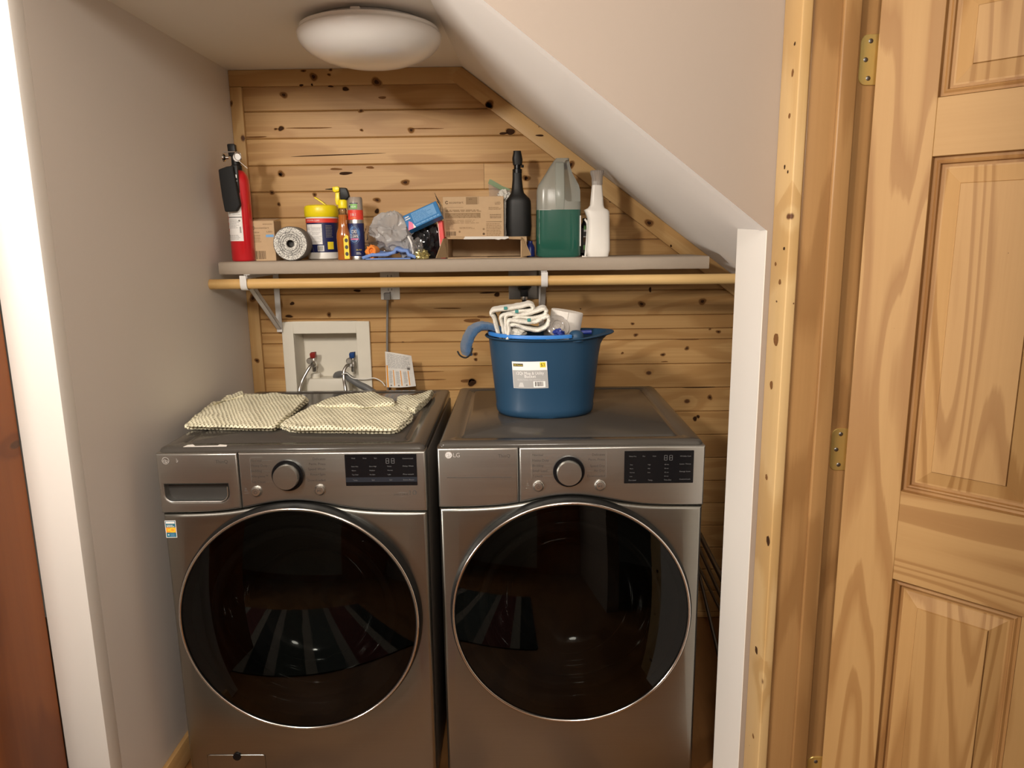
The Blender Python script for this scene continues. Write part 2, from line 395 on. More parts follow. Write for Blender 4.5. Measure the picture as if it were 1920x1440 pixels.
_TXT = {}
def textpolys(body):
    if body in _TXT: return _TXT[body]
    c = bpy.data.curves.new('t', 'FONT'); c.body = body; c.align_x = 'LEFT'; c.resolution_u = 3
    o = bpy.data.objects.new('t', c); COL.objects.link(o)
    dg = bpy.context.evaluated_depsgraph_get(); me = o.evaluated_get(dg).to_mesh()
    r = ([(v.co.x, v.co.y) for v in me.vertices], [tuple(p.vertices) for p in me.polygons])
    xs = [p[0] for p in r[0]] or [0]; w = max(xs)-min(xs); x0 = min(xs)
    r = ([(x-x0, y) for x, y in r[0]], r[1], w)
    o.to_mesh_clear; bpy.data.objects.remove(o); bpy.data.curves.remove(c)
    _TXT[body] = r; return r
class Art:                                # flat printing laid on a surface: (u, v) in metres, h = height off the surface
    def __init__(s, step=None): s.mb = MB(); s.step = step; s.items = []
    def rect(s, u0, v0, u1, v1, m, h=.0002):
        n = max(1, int(math.ceil(abs(u1-u0)/s.step))) if s.step else 1
        vs = []
        for i in range(n+1):
            u = u0+(u1-u0)*i/n; vs += [(u, v0, h), (u, v1, h)]
        s.items.append((vs, [(2*i, 2*i+2, 2*i+3, 2*i+1) for i in range(n)], m)); return s
    def poly(s, pts, m, h=.0002):
        s.items.append(([(u, v, h) for u, v in pts], [tuple(range(len(pts)))], m)); return s
    def disc(s, u, v, r, m, h=.0002, n=24, ru=None):
        return s.poly([(u+(ru or r)*math.cos(2*PI*k/n), v+r*math.sin(2*PI*k/n)) for k in range(n)], m, h)
    def ring(s, u, v, r0, r1, m, h=.0002, n=28, a0=0, a1=2*PI):
        vs = []
        for k in range(n+1):
            a = a0+(a1-a0)*k/n
            for r in (r0, r1): vs.append((u+r*math.cos(a), v+r*math.sin(a), h))
        s.items.append((vs, [(2*i, 2*i+1, 2*i+3, 2*i+2) for i in range(n)], m)); return s
    def text(s, body, u, v, cap, m, h=.0003, align='l', width=None, rot=0):
        P, F, w = textpolys(body); k = cap/.70; kx = k if width is None or w == 0 else width/w
        o = {'l': 0, 'c': -w*kx/2, 'r': -w*kx}[align]
        ca, sa = math.cos(rot), math.sin(rot)
        vs = []
        for x, y in P:
            a, b = x*kx+o, y*k; vs.append((u+a*ca-b*sa, v+a*sa+b*ca, h))
        s.items.append((vs, F, m)); return s
    def lines(s, u0, v0, u1, v1, n, m, h=.0003, fill=.5, jag=.25, seed=1):
        r = random.Random(seed); p = (v1-v0)/n
        for i in range(n):
            a = u0; b = u1-(u1-u0)*jag*r.random(); v = v0+p*i
            x = a
            while x < b:
                w = (u1-u0)*(.06+.16*r.random()); s.rect(x, v, min(x+w, b), v+p*fill, m, h); x += w+(u1-u0)*.025
        return s
    def bars(s, u0, v0, u1, v1, m, h=.0003, n=16, seed=2):
        r = random.Random(seed); p = (u1-u0)/n
        for i in range(n): s.rect(u0+p*i, v0, u0+p*(i+.3+.45*r.random()), v1, m, h)
        return s
    def build(s, name, fn, parent=None, label=None):
        mb = MB()
        for vs, fs, m in s.items: mb.add([fn(*v) for v in vs], fs, m)
        me = bpy.data.meshes.new(name); me.from_pydata(mb.v, [], mb.f)
        for x in mb.mats: me.materials.append(MP[x])
        me.polygons.foreach_set('material_index', mb.mi); me.update()
        o = bpy.data.objects.new(name, me); COL.objects.link(o); o.parent = parent
        if label: o['label'] = label
        return o
def flat_y(y): return lambda u, v, h: (u, y-h, v)          # printing on a face that looks towards the viewer (-y)
def on_cyl(R, th0=-PI/2): return lambda u, v, h: ((R+h)*math.cos(th0+u/R), (R+h)*math.sin(th0+u/R), v)
def rrect(x0, z0, x1, z1, r, n=5):
    pts = []
    for cx, cz, a0 in ((x1-r, z0+r, -PI/2), (x1-r, z1-r, 0), (x0+r, z1-r, PI/2), (x0+r, z0+r, PI)):
        for k in range(n+1):
            a = a0+PI/2*k/n; pts.append((cx+r*math.cos(a), cz+r*math.sin(a)))
    return pts
def blob(mb, c, r, seed, amp=.25, freq=2.2, nu=40, nv=24, floor=None, m=None, ridge=False):
    rings = []
    for i in range(nv+1):
        t = PI*i/nv; ring = []
        for k in range(nu):
            a = 2*PI*k/nu; d = Vector((math.sin(t)*math.cos(a), math.sin(t)*math.sin(a), math.cos(t)))
            q = d*freq+Vector((seed*3.1, seed*1.7, seed*.9)); nn = noise.fractal(q, .9, 2.1, 4)
            if ridge: nn = .6-abs(noise.noise(q))*1.9-abs(noise.noise(q*2.3))*.8
            p = Vector((c[0]+d.x*r[0]*(1+amp*nn), c[1]+d.y*r[1]*(1+amp*nn), c[2]+d.z*r[2]*(1+amp*nn)))
            if floor is not None and p.z < floor: p.z = floor
            ring.append(p)
        rings.append(ring)
    return mb.loft(rings, m, (True, True))

# ---------------------------------------------------------------- the setting
BY, LX, FY, CZ, SHZ = 2.708, -.9986, 1.552, 2.0815, 1.4345
def sof(x, y):                            # height of the sloped soffit
    zb = 2.075-.7494*(x+.178); zf = 1.955-.7778*(x+.064); k = (y-FY)/(BY-FY); return zf+(zb-zf)*k
def sofx(z, y):
    k = (y-FY)/(BY-FY); xb = -.178-(z-2.075)/.7494; xf = -.064-(z-1.955)/.7778; return xf+(xb-xf)*k
mb = MB(); mb.box((-3.1, -3.1, -.05), (2.2, 2.75, 0)); struct(mb.build('floor', 'floor_wood', grain=(1, 3), smooth=0))

# back wall: horizontal pine boards with chamfered joints, open behind the washer supply box
hx0, hx1, hz1 = -.838, -.602, 1.163
mb = MB(); rnd = random.Random(5); rows = []; z = 1.946+.0915*2
tones = [.2, .25, .62, .05, .12, .3, .02, .25, .45, .2, .35, .15, .1, .05, .12, .2, .1, .15, .2, .1, .2, .1, .2, .15, .2]
def board(x0, x1, z0, z1, tone):
    c, b = .0035, .0045
    prof = [(BY+b, z0+.0004), (BY, z0+c), (BY, z1-c), (BY+b, z1-.0004), (BY+.018, z1-.0004), (BY+.018, z0+.0004)]
    r = mb.loft([[(x0, y, zz) for y, zz in prof], [(x1, y, zz) for y, zz in prof]])
    o = (rnd.random()*40, rnd.random()*40, rnd.random()*9)
    for i in r:
        v = mb.v[i]; mb.g[i] = (v[0]+o[0], v[2]+o[1], v[1]*.3+o[2]); mb.tone[i] = tone
i = 0
while z > 0:
    z0 = max(z-.0915, 0); t = tones[i]; i += 1
    if z <= hz1+.001 or z0 < hz1 < z:
        zz1 = min(z, hz1)
        if z > hz1: board(-1.02, 1.02, hz1, z, t); 
        board(-1.02, hx0, z0, zz1, t); board(hx1, 1.02, z0, zz1, t)
    elif i in (5, 8): board(-1.02, -.12 if i == 5 else .02, z0, z, t); board(-.119 if i == 5 else .021, 1.02, z0, z, t+.15)
    else: board(-1.02, 1.02, z0, z, t)
    z = z0
def knotpoly(mb, px, py, rx, ry, y, m, rot=0, seed=0):
    p = at(px, py, y); s = y/FPX; r = random.Random(px*7+py+seed); n = 20; lay = ((1.0, m, .0005),)
    if max(rx, ry) > 2.6 and max(rx, ry)/min(rx, ry) < 3: lay = ((1.25, 'knot_halo', .0003), (1.0, m, .0005), (.5, 'knot', .0007))
    f1, f2 = r.random()*6, r.random()*6
    for sc, mm, off in lay:
        vs = []
        for k in range(n):
            a = 2*PI*k/n; q = (1+.13*math.sin(2*a+f1)+.08*math.sin(3*a+f2))*sc
            u, w = rx*s*math.cos(a)*q, ry*s*math.sin(a)*q; vs.append((p.x+u*math.cos(rot)-w*math.sin(rot), y-off, p.z+u*math.sin(rot)+w*math.cos(rot)))
        for i in mb.add(vs, [tuple(range(n))], mm): mb.g[i] = (0, 0, 0)
K = 'knot'; KB = 'knot_brown'
for px, py, rx, ry, mm in [(532, 178, 6, 5, KB), (648, 167, 6, 3, K), (717, 183, 8, 2, KB), (527, 241, 5, 4, K), (517, 242, 3, 2, KB), (677, 208, 5, 2.5, KB), (678, 244, 3, 2, KB), (771, 244, 6, 4, KB), (957, 247, 7, 6, K), (944, 250, 8, 2, K),
     (527, 326, 6, 5, KB), (526, 327, 3, 3, K), (648, 325, 13, 2.5, K), (630, 317, 10, 2, KB), (694, 314, 8, 2, KB), (760, 342, 8, 4, KB), (510, 361, 5, 3, KB), (590, 365, 4, 3, KB), (523, 383, 3, 3, KB), (707, 375, 6, 4, KB), (707, 396, 4, 4, K), (548, 569, 4, 3, K), (617, 590, 4, 4, KB), (542, 593, 7, 2.5, K), (670, 545, 6, 2.5, K),
     (932, 552, 5, 4, K), (915, 549, 16, 1.3, K), (1203, 570, 6, 5, KB), (1317, 565, 7, 5, KB), (1219, 543, 2.5, 4, K), (987, 334, 6, 5, KB), (986, 334, 3, 3, K), (891, 664, 4, 3.5, KB), (892, 674, 3.5, 2.5, KB), (885, 601, 14, 4, KB), (905, 594, 12, 2, KB), (885, 717, 8, 7, K), (876, 714, 14, 3, KB),
     (1186, 607, 3, 2.5, KB), (1192, 628, 4, 3, KB), (1331, 617, 2.5, 2, KB), (1347, 622, 4, 3, KB), (1243, 665, 4, 3, KB), (1288, 653, 4, 3.5, KB), (1167, 662, 2.5, 2.5, KB), (1246, 678, 6, 1.2, KB), (1303, 785, 4, 4, K), (1309, 781, 3, 3, K), (1331, 745, 4, 5, KB), (1290, 636, 22, 1, KB), (1310, 726, 30, 1, K), (840, 578, 25, 1.2, KB), (580, 240, 40, 1.2, KB), (480, 257, 18, 1.5, KB), (800, 241, 30, 1, KB), (800, 712, 35, 1.2, KB), (790, 697, 45, 1, KB)]:
    knotpoly(mb, px, py, rx, ry, BY, mm)
knotpoly(mb, 630, 290.5, 90, .9, BY, K, .02)
struct(mb.build('wall_back', 'pine_wall', smooth=0))

def trim(name, poly, y0, y1, grain, knots=(), m='pine_trim', bevel=.0015):
    mb = MB(); mb.prism(poly, y0, y1); o = mb.build(name, m, bevel=bevel, grain=grain, smooth=30)
    if knots:
        kb = MB()
        for px, py, rx, ry, mm in knots: knotpoly(kb, px, py, rx, ry, y0-.0003, mm)
        merge(o, kb)
    return struct(o)
TY = BY-.016
trim('trim_1', [(-.998, 2.027), (-.204, 2.027), (-.188, 2.081), (-.998, 2.081)], TY, BY, (0, 11), [(588, 144, 6, 6, KB), (706, 154, 8, 7, KB), (569, 133, 4, 2, KB), (620, 131, 3, 2, KB), (565, 160, 3, 2, K), (617, 140, 3, 2, KB), (585, 159, 2, 2, K), (620, 162, 5, 1.5, K)])
trim('trim_2', [(-.998, 0), (-.957, 0), (-.957, 2.026), (-.998, 2.026)], TY, BY, (2, 14), [(434, 194, 2, 5, KB), (474, 559, 6, 6, KB), (482, 676, 4, 4, KB)])
# slanted board under the soffit
mb = MB(); a = Vector((-.188, 0, 2.0805)); b = Vector((1.01, 0, 2.075-.7494*1.188-.001)); d = (b-a).normalized(); nn = Vector((d.z, 0, -d.x))
L = (b-a).length; w_ = .056
mb.add([(0, 0, 0), (L, 0, 0), (L, 0, -w_), (-.018, 0, -w_), (0, .016, 0), (L, .016, 0), (L, .016, -w_), (-.018, .016, -w_)], [(0, 1, 2, 3), (4, 7, 6, 5), (0, 4, 5, 1), (1, 5, 6, 2), (2, 6, 7, 3), (3, 7, 4, 0)])
o = mb.build('trim_3', 'pine_trim', bevel=.0015, grain=(0, 23), smooth=30); o.location = (a.x, TY-.001, a.z); o.rotation_euler = (0, -math.atan2(d.z, d.x), 0); struct(o)
kb = MB(); inv = (Matrix.Translation(o.location) @ o.rotation_euler.to_matrix().to_4x4()).inverted()
for px, py, rx, ry, mm in [(1070, 309, 6, 6, KB), (1217, 418, 7, 6, KB), (1258, 461, 2, 2, K), (917, 197, 5, 5, K), (918, 196, 7, 6, KB), (1012, 254, 8, 1.5, K)]: knotpoly(kb, px, py, rx, ry, TY-.0015, mm)
kb.v = [tuple(inv @ Vector(v)) for v in kb.v]; merge(o, kb)

mb = MB(); mb.box((-1.10, 1.60, 0), (LX, 2.73, 2.14)); struct(mb.build('wall_left', 'taupe_paint', smooth=0))
mb = MB(); mb.box((-1.0, FY+.03, CZ), (1.02, 2.73, CZ+.06)); struct(mb.build('ceiling', 'ceiling_paint', smooth=0))
mb = MB(); NX = 6; ys = [FY+.04, BY+.016]
xs = [None]+[.0+.17*k for k in range(0, 7)]
rings = []
for y in ys:
    x0 = sofx(CZ+.002, y); xx = [x0, .1, .35, .512, .7, 1.02]
    rings.append([(x, y, sof(x, y)) for x in xx]+[(x, y, sof(x, y)+.09) for x in reversed(xx)])
mb.loft(rings); struct(mb.build('ceiling_slope', 'soffit_paint', smooth=0))
# front wall with the slanted opening
mb = MB(); HZ = 2.06; xh = sofx(HZ, FY)
poly = [(-1.10, HZ), (xh, HZ), (.514, sof(.514, FY)), (.514, 0), (.545, 0), (.545, 2.44), (-1.10, 2.44)]
n = len(poly); vs = [(x, FY, z) for x, z in poly]+[(x if i not in (0, 1) else x, FY+.045, z) for i, (x, z) in enumerate(poly)]
mb.add(vs, [tuple(range(n)), tuple(reversed(range(n, 2*n)))]+[(i, i+n, (i+1) % n+n, (i+1) % n) for i in range(n) if i not in (0, 1)], 'tan_paint')
mb.add(vs, [(i, i+n, (i+1) % n+n, (i+1) % n) for i in (0, 1)], 'soffit_paint')
struct(mb.build('wall_front', 'tan_paint', smooth=0))
mb = MB(); mb.box((-3, FY, 0), (-1.22, FY+.05, 2.44)); struct(mb.build('wall_front_room', 'tan_paint', smooth=0))
# white corner of the left side and white lining of the right side of the opening
mb = MB(); mb.box((-1.10, FY, 0), (LX+.0006, 1.60, HZ)); struct(mb.build('trim_4', 'white_paint', bevel=.002, smooth=30))
mb = MB()
mb.add([(.512, FY-.0005, 0), (.512, FY-.0005, sof(.512, FY)), (.517, 1.773, sof(.517, 1.773)), (.517, 1.773, 0), (.5138, FY-.0005, 0), (.5138, FY-.0005, sof(.5138, FY)), (.53, 1.773, sof(.53, 1.773)), (.53, 1.773, 0)], [(0, 1, 2, 3), (4, 7, 6, 5), (0, 4, 5, 1), (1, 5, 6, 2), (2, 6, 7, 3), (3, 7, 4, 0)])
struct(mb.build('trim_5', 'white_paint', smooth=0))
mb = MB(); mb.box((1.0, FY+.05, 0), (1.05, 2.73, 2.1)); struct(mb.build('wall_right_alcove', 'taupe_paint', smooth=0))
# right-hand wall of the room with the doorway
mb = MB(); mb.prism([(-3, 0), (.62, 0), (.62, 2.06), (1.481, 2.06), (1.481, 0), (1.552, 0), (1.552, 2.44), (-3, 2.44)], .5455, .665, axis='x'); struct(mb.build('wall_right', 'tan_paint', smooth=0))
mb = MB(); mb.box((-3.05, -3, 0), (-3, 1.6, 2.44)); struct(mb.build('wall_left_room', 'tan_paint', smooth=0))
mb = MB(); mb.box((-3, -1.65, 0), (-.45, -1.6, 2.44)); struct(mb.build('wall_rear', 'green_paint', smooth=0))
mb = MB(); mb.box((-.45, -1.65, 0), (.545, -1.59, 2.44)); struct(mb.build('wall_rear_log', 'log_wood', grain=(2, 71), smooth=0))
mb = MB(); mb.box((-3, -1.6, 0), (-.45, -1.58, .14)); struct(mb.build('baseboard_rear', 'log_wood', grain=(0, 77), smooth=0))
mb = MB(); mb.box((-3.05, -3.05, 2.44), (.7, FY+.05, 2.5)); struct(mb.build('ceiling_room', 'ceiling_paint', smooth=0))
mb = MB(); mb.box((-1.24, 1.14, 0), (-1.1005, FY-.0005, 2.44)); struct(mb.build('wall_left_log', 'log_wood', bevel=.004, grain=(2, 31), smooth=30))
mb = MB(); mb.box((LX, 1.62, 0), (LX+.014, 2.69, .076)); struct(mb.build('baseboard_left', 'pine_trim', bevel=.002, grain=(1, 8), smooth=30))

# door casing, jamb, stop
def upright(name, a, b, m, seed, bevel, knots=()):
    mb = MB(); mb.box(a, b); o = mb.build(name, m, bevel=bevel, seg=3, grain=(2, seed), smooth=35); return struct(o)
cas = upright('trim_6', (.5245, 1.455, 0), (.5452, 1.5515, 2.14), 'pine_casing', 4, .003)
kb = MB()
for px, py, rx, ry, mm in [(1462, 529, 2.5, 5, KB), (1455, 637, 5, 12, KB), (1446, 722, 3, 9, KB), (1462, 760, 4, 8, K), (1454, 495, 2, 4, KB), (1440, 1014, 4, 10, K), (1418, 1219, 3, 8, K), (1486, 136, 2, 7, KB), (1490, 82, 1.5, 3, K), (1480, 217, 2, 5, KB), (1471, 313, 1.5, 4, K), (1477, 322, 1.5, 3, K), (1437, 895, 2.5, 6, KB), (1412, 1380, 2, 5, KB), (1470, 466, 2, 3, K)]:
    d = (px-960)/FPX*RT-(py-720)/FPX*UP+FW; X = .5241; p = CAMPOS+d*(X/d.x); s = p.y/FPX; r = random.Random(px+py)
    if not 1.457 < p.y < 1.55: continue
    vs = []
    for k in range(12):
        a = 2*PI*k/12; q = 1+(r.random()-.5)*.3; vs.append((X, max(1.4585, min(1.549, p.y+rx*s*2.6*math.cos(a)*q)), p.z+ry*s*math.sin(a)*q))
    kb.add(vs, [tuple(range(12))], mm)
merge(cas, kb)
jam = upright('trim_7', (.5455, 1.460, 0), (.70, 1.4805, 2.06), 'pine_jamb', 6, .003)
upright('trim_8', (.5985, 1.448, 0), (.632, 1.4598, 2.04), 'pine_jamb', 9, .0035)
for z0, z1 in ((1.769, 1.858), (1.019, 1.108), (.26, .349)):
    mb = MB(); pts = rrect(.637, z0, .70, z1, .014, 6); mb.prism([(u, w) for u, w in pts if True], 1.4575, 1.4605)
    h = mb.build('hinge', 'brass', jam, bevel=.0006, seg=1, label='brass hinge leaf with three screws')
    mb = MB(); mb.lathe([(.0055, z0), (.0055, z1)], (.706, 1.452, 0), 16); mb.build('knuckle', 'brass', h, bevel=.001)
    for dz in (.012, .0445, .077):
        mb = MB(); x = .648 if dz > .03 and dz < .06 else .655
        mb.lathe([(.0001, -.0012), (.0032, -.001), (.0045, 0)], (x, 1.4576, z0+dz), 16, axis='y'); mb.box((x-.003, 1.4561, z0+dz-.0005), (x+.003, 1.4566, z0+dz+.0005), 'seam_dark')
        mb.build('screw', 'dark_metal', h)

# six-panel pine door, swung open
door = thing('door_1', 'open six-panel pine door at the right beside its knotty casing', None, (.656, 1.43, 0), -PI/4); door['kind'] = 'structure'
DW, DT = .76, .035
zs = [(.012, .235), (.828, 1.010), (1.629, 1.728), (1.915, 2.035)]
def dbox(name, a, b, m, g): mb = MB(); mb.box(a, b); return mb.build(name, m, door, bevel=.0008, seg=1, grain=g, smooth=30)
for k, (x0, x1) in enumerate(((0, .107), (DW-.107, DW))): dbox('stile', (x0, 0, .012), (x1, DT, 2.035), 'pine_door', (2, 41+k))
for k, (z0, z1) in enumerate(zs): dbox('rail', (.107, .0004, z0), (DW-.107, DT, z1), 'pine_door', (0, 52+k))
cols = [(.107, .322), (.438, DW-.107)]
for k in range(3): dbox('mullion', (.322, .0002, zs[k][1]), (.438, DT, zs[k+1][0]), 'pine_door', (2, 61+k))
def fr(x0, z0, x1, z1, i, y): return [(x0+i, y, z0+i), (x1-i, y, z0+i), (x1-i, y, z1-i), (x0+i, y, z1-i)]
sd = 70
for k in range(3):
    for x0, x1 in cols:
        z0, z1 = zs[k][1], zs[k+1][0]; sd += 1
        mb = MB(); q = lambda i, y: fr(x0, z0, x1, z1, i, y)
        mb.loft([q(.013, .030), q(.013, .0142), q(.0215, .0142), q(.047, .0065), q(.0485, .0035), q(.0485, .0035)][:5], cap=(True, True))
        pn = mb.build('panel', 'pine_panel', door, grain=(2, sd), smooth=0)
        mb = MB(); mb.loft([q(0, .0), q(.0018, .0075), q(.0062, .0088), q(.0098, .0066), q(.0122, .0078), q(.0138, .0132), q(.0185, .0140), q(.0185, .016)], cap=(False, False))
        mb.build('moulding', 'pine_mould_shaded', pn, grain=(2, sd+20), smooth=25)

# the rug on the room floor, in front of the machines (it shows as a reflection)
mb = MB(); mb.prism(rrect(-1.3, -.62, 1.3, .50, .02), .0005, .009, axis='z'); o = mb.build('striped_rug', 'rug_stripes', smooth=0); o.location = (-1.42, 1.0, 0); o.rotation_euler = (0, 0, -.22)
prop(o, 'striped woven rug on the wooden floor, mirrored in the washer door glass', 'rug')

# ---------------------------------------------------------------- washer and dryer
MW, MD, MH = .686, .724, .985
def ztop(x): return .8135+.030*math.exp(-((x-.343)/.135)**2)
def plate(outer, inner, y0, y1, name, m, parent, bevel=.01, mats=None):
    bm = bmesh.new()
    def loop(pts):
        vs = [bm.verts.new((u, y0, w)) for u, w in pts]
        return [bm.edges.new((vs[i], vs[(i+1) % len(vs)])) for i in range(len(vs))]
    es = loop(outer); ie = loop(inner) if inner else []
    bmesh.ops.triangle_fill(bm, use_beauty=True, edges=es+ie)
    bmesh.ops.dissolve_limit(bm, angle_limit=.01, verts=bm.verts, edges=[e for e in bm.edges if len(e.link_faces) == 2])
    r = bmesh.ops.extrude_face_region(bm, geom=list(bm.faces))
    nv = [g for g in r['geom'] if isinstance(g, bmesh.types.BMVert)]
    bmesh.ops.translate(bm, verts=nv, vec=(0, y1-y0, 0))
    bmesh.ops.recalc_face_normals(bm, faces=bm.faces)
    if bevel:
        be = [e for e in bm.edges if len(e.link_faces) == 2 and e.calc_face_angle(0) > 1.2 and all(abs(v.co.y-y0) < 1e-5 for v in e.verts)]
        bmesh.ops.bevel(bm, geom=be, offset=bevel, segments=4, profile=.5, affect='EDGES', clamp_overlap=True)
    me = bpy.data.meshes.new(name); bm.to_mesh(me); bm.free(); me.materials.append(MP[m])
    me.polygons.foreach_set('use_smooth', [True]*len(me.polygons)); me.set_sharp_from_angle(angle=math.radians(35))
    o = bpy.data.objects.new(name, me); COL.objects.link(o); o.parent = parent; return o
def circ(cx, cz, r, n=96): return [(cx+r*math.cos(2*PI*k/n), cz+r*math.sin(2*PI*k/n)) for k in range(n)]

def machine(name, label, cat, x0, y0, washer):
    R = thing(name, label, cat, (x0, y0, 0))
    def L(px, py, y=-.004): p = at(px, py, y0+y); return p.x-x0, p.z
    mpp = y0/FPX*1.02                                    # metres to one pixel on the front
    # cabinet shell
    mb = MB(); mb.box((.002, .03, .02), (.016, MD, .955)); mb.box((MW-.016, .03, .02), (MW-.002, MD, .955)); mb.box((.016, MD-.014, .02), (MW-.016, MD, .955)); mb.box((.016, .03, .02), (MW-.016, MD-.014, .032))
    mb.build('cabinet', 'cabinet_paint', R, bevel=.002)
    for fx in (.06, MW-.06):
        for fy in (.07, MD-.07):
            mb = MB(); mb.lathe([(.022, 0), (.022, .012), (.012, .014), (.012, .024)], (fx, fy, 0), 20); mb.build('foot', 'black_plastic', R)
    # front panel with round port
    N = 40; top = [(MW-.0015-(MW-.003)*k/N, ztop(MW*(1-k/N))-.0022) for k in range(N+1)]
    plate([(.0015, .02), (MW-.0015, .02)]+top, circ(.343, .522, .285), 0, .028, 'front_panel', 'graphite_steel', R, .011)
    # control fascia in two pieces
    sx = .2085
    def fasc(a, b, name, m='graphite_fascia', hole=None):
        n = 24; bot = [(a+(b-a)*k/n, ztop(a+(b-a)*k/n)+.0012) for k in range(n+1)]
        return plate(bot+[(b, .9735), (a, .9735)], hole, -.003, .04, name, m, R, .006)
    if washer:
        u0, w1 = L(307, 909); u1, w0 = L(429, 940); r = .022; hole = [(u0, w1)]
        for k in range(9): a = PI+PI/2*k/8; hole.append((u0+r+r*math.cos(a), w0+r+r*math.sin(a)))
        for k in range(9): a = -PI/2+PI/2*k/8; hole.append((u1-r+r*math.cos(a), w0+r+r*math.sin(a)))
        hole.append((u1, w1))
        dr = fasc(.0005, sx, 'detergent_drawer', hole=hole)
        mb = MB(); cx, cz = (u0+u1)/2, (w0+w1)/2
        def sc(k, y, dz=0): return [(cx+(u-cx)*k, y, cz+(w-cz)*k+dz) for u, w in hole]
        mb.loft([sc(1.0, -.002), sc(.985, .006), sc(.95, .024, .001), sc(.8, .034, .003)], cap=(False, True)); mb.build('handle_recess', 'graphite_fascia', dr, smooth=50)
        mb = MB(); lip = [(u, -.0045, w) for u, w in hole[1:-1]]; lip = [(u0, -.0045, w1-.006)]+lip+[(u1, -.0045, w1-.006)]
        mb.tube(lip, .0016, 8); mb.build('lip', 'satin_metal', dr)
    else:
        dr = fasc(.0005, sx, 'side_fascia')
        u0, w0 = L(838, 896); u1, _ = L(959, 896); Art().rect(u0, w0-.0008, u1, w0+.0008, 'print_dark').build('line', flat_y(-.003), dr)
    fa = fasc(sx+.0015, MW-.0005, 'control_panel')
    # dark strip seen in the joints
    mb = MB(); mb.box((.006, .012, .79), (MW-.006, .03, .97)); 
    cut = mb.build('seam_backing', 'seam_dark', R, smooth=0); cut.data.transform(Matrix.Translation((0, .004, 0)))
    # lid
    mb = MB()
    def rr(i, z, r): return [(u, w, z) for u, w in rrect(.003+i, .010+i, MW-.003-i, MD-i, r, 6)]
    mb.loft([rr(.004, .9565, .012), rr(0, .961, .014), rr(0, .976, .014), rr(.003, .982, .013), rr(.009, .985, .012), rr(.040, .985, .02), rr(.044, .9815, .02), rr(.055, .9815, .02), rr(.059, .985, .02)], cap=(True, True)); 
    ld = mb.build('lid', 'lid_paint', R, smooth=50)
    # round door
    cx, cz, RR = .343, .522, .3145
    mb = MB(); mb.lathe([(.286, .004), (.3195, .003), (.3205, -.003), (.3185, -.020), (.3150, -.0298), (.306, -.031), (.304, -.02), (.286, -.012)], (cx, 0, cz), 120, axis='y', cap=(False, False));
    dd = mb.build('door', 'black_plastic', R, smooth=50)
    mb = MB(); mb.lathe([(RR-.0075, -.0300), (RR-.0055, -.0332), (RR-.0025, -.0334), (RR-.0005, -.0305), (RR-.003, -.028)], (cx, 0, cz), 120, axis='y', cap=(False, False)); mb.build('trim_ring', 'chrome', dd, smooth=60)
    mb = MB(); mb.lathe([(RR-.0075, -.029)]+[(r_, -.029-(math.sqrt(1.05**2-r_*r_)-math.sqrt(1.05**2-.307**2))) for r_ in (.28, .25, .22, .19, .16, .13, .10, .07, .04, .002)], (cx, 0, cz), 120, axis='y', cap=(False, True)); mb.build('glass', 'tinted_glass', dd, smooth=80)
    mb = MB(); mb.lathe([(.300, -.012), (.262, -.010), (.245, .008), (.232, .002), (.216, .014), (.200, .07), (.178, .115), (.12, .14), (.002, .148)], (cx, 0, cz), 96, axis='y', cap=(False, True)); mb.build('inner_bowl', 'bowl_dark', dd, smooth=70)
    # dial
    u, w = L(540, 891, -.006) if washer else L(1066.5, 883.5, -.006)
    mb = MB(); mb.lathe([(.0405, .0), (.0405, -.008), (.039, -.0095), (.0335, -.0095), (.033, -.006)], (u, -.0028, w), 64, axis='y', cap=(False, True)); dl = mb.build('dial', 'black_gloss', R, smooth=40)
    mb = MB(); mb.lathe([(.0325, -.006), (.0315, -.026), (.030, -.0285), (.002, -.0295)], (u, -.0028, w), 64, axis='y', cap=(False, True)); mb.build('cap', 'graphite_fascia', dl, smooth=40)
    # buttons
    for k, (bx, by) in enumerate(((480.5, 922), (599.5, 919)) if washer else ((1009.5, 912), (1125, 910.5))):
        u, w = L(bx, by, -.006); b_ = 'power_button' if k == 0 else 'start_button'
        mb = MB(); mb.lathe([(.0142, .001), (.0142, -.003), (.0128, -.0042), (.0118, -.0030), (.0112, -.0062), (.010, -.0074), (.0005, -.0080)], (u, -.003, w), 40, axis='y', cap=(False, True)); bt = mb.build(b_, 'satin_metal', R, smooth=35)
        A = Art(); h = .0085
        if k == 0: A.ring(u, w-.0003, .0034, .0043, 'print_dark', h, a0=PI*.68, a1=PI*2.32); A.rect(u-.0005, w+.0005, u+.0005, w+.0050, 'print_dark', h)
        else: A.poly([(u-.0048, w-.0034), (u+.0004, w), (u-.0048, w+.0034)], 'print_dark', h); A.rect(u+.0012, w-.0032, u+.0022, w+.0032, 'print_dark', h); A.rect(u+.0034, w-.0032, u+.0044, w+.0032, 'print_dark', h)
        A.build('icon', flat_y(-.003), bt)
    # display
    if washer: c = [L(648, 914), L(782, 907), L(781, 848), L(647, 855)]
    else: c = [L(1171, 908.5), L(1301, 903), L(1300, 843), L(1170, 847)]
    x0_, x1_ = (c[0][0]+c[3][0])/2, (c[1][0]+c[2][0])/2; z0_, z1_ = (c[0][1]+c[1][1])/2, (c[2][1]+c[3][1])/2
    mb = MB(); mb.prism(rrect(x0_, z0_, x1_, z1_, .0015, 3), -.0042, -.002); dp = mb.build('display', 'black_gloss', R)
    dw, dh = x1_-x0_, z1_-z0_; A = Art(); Y = flat_y(-.0042)
    P = lambda a, b: (x0_+dw*a, z1_-dh*b)
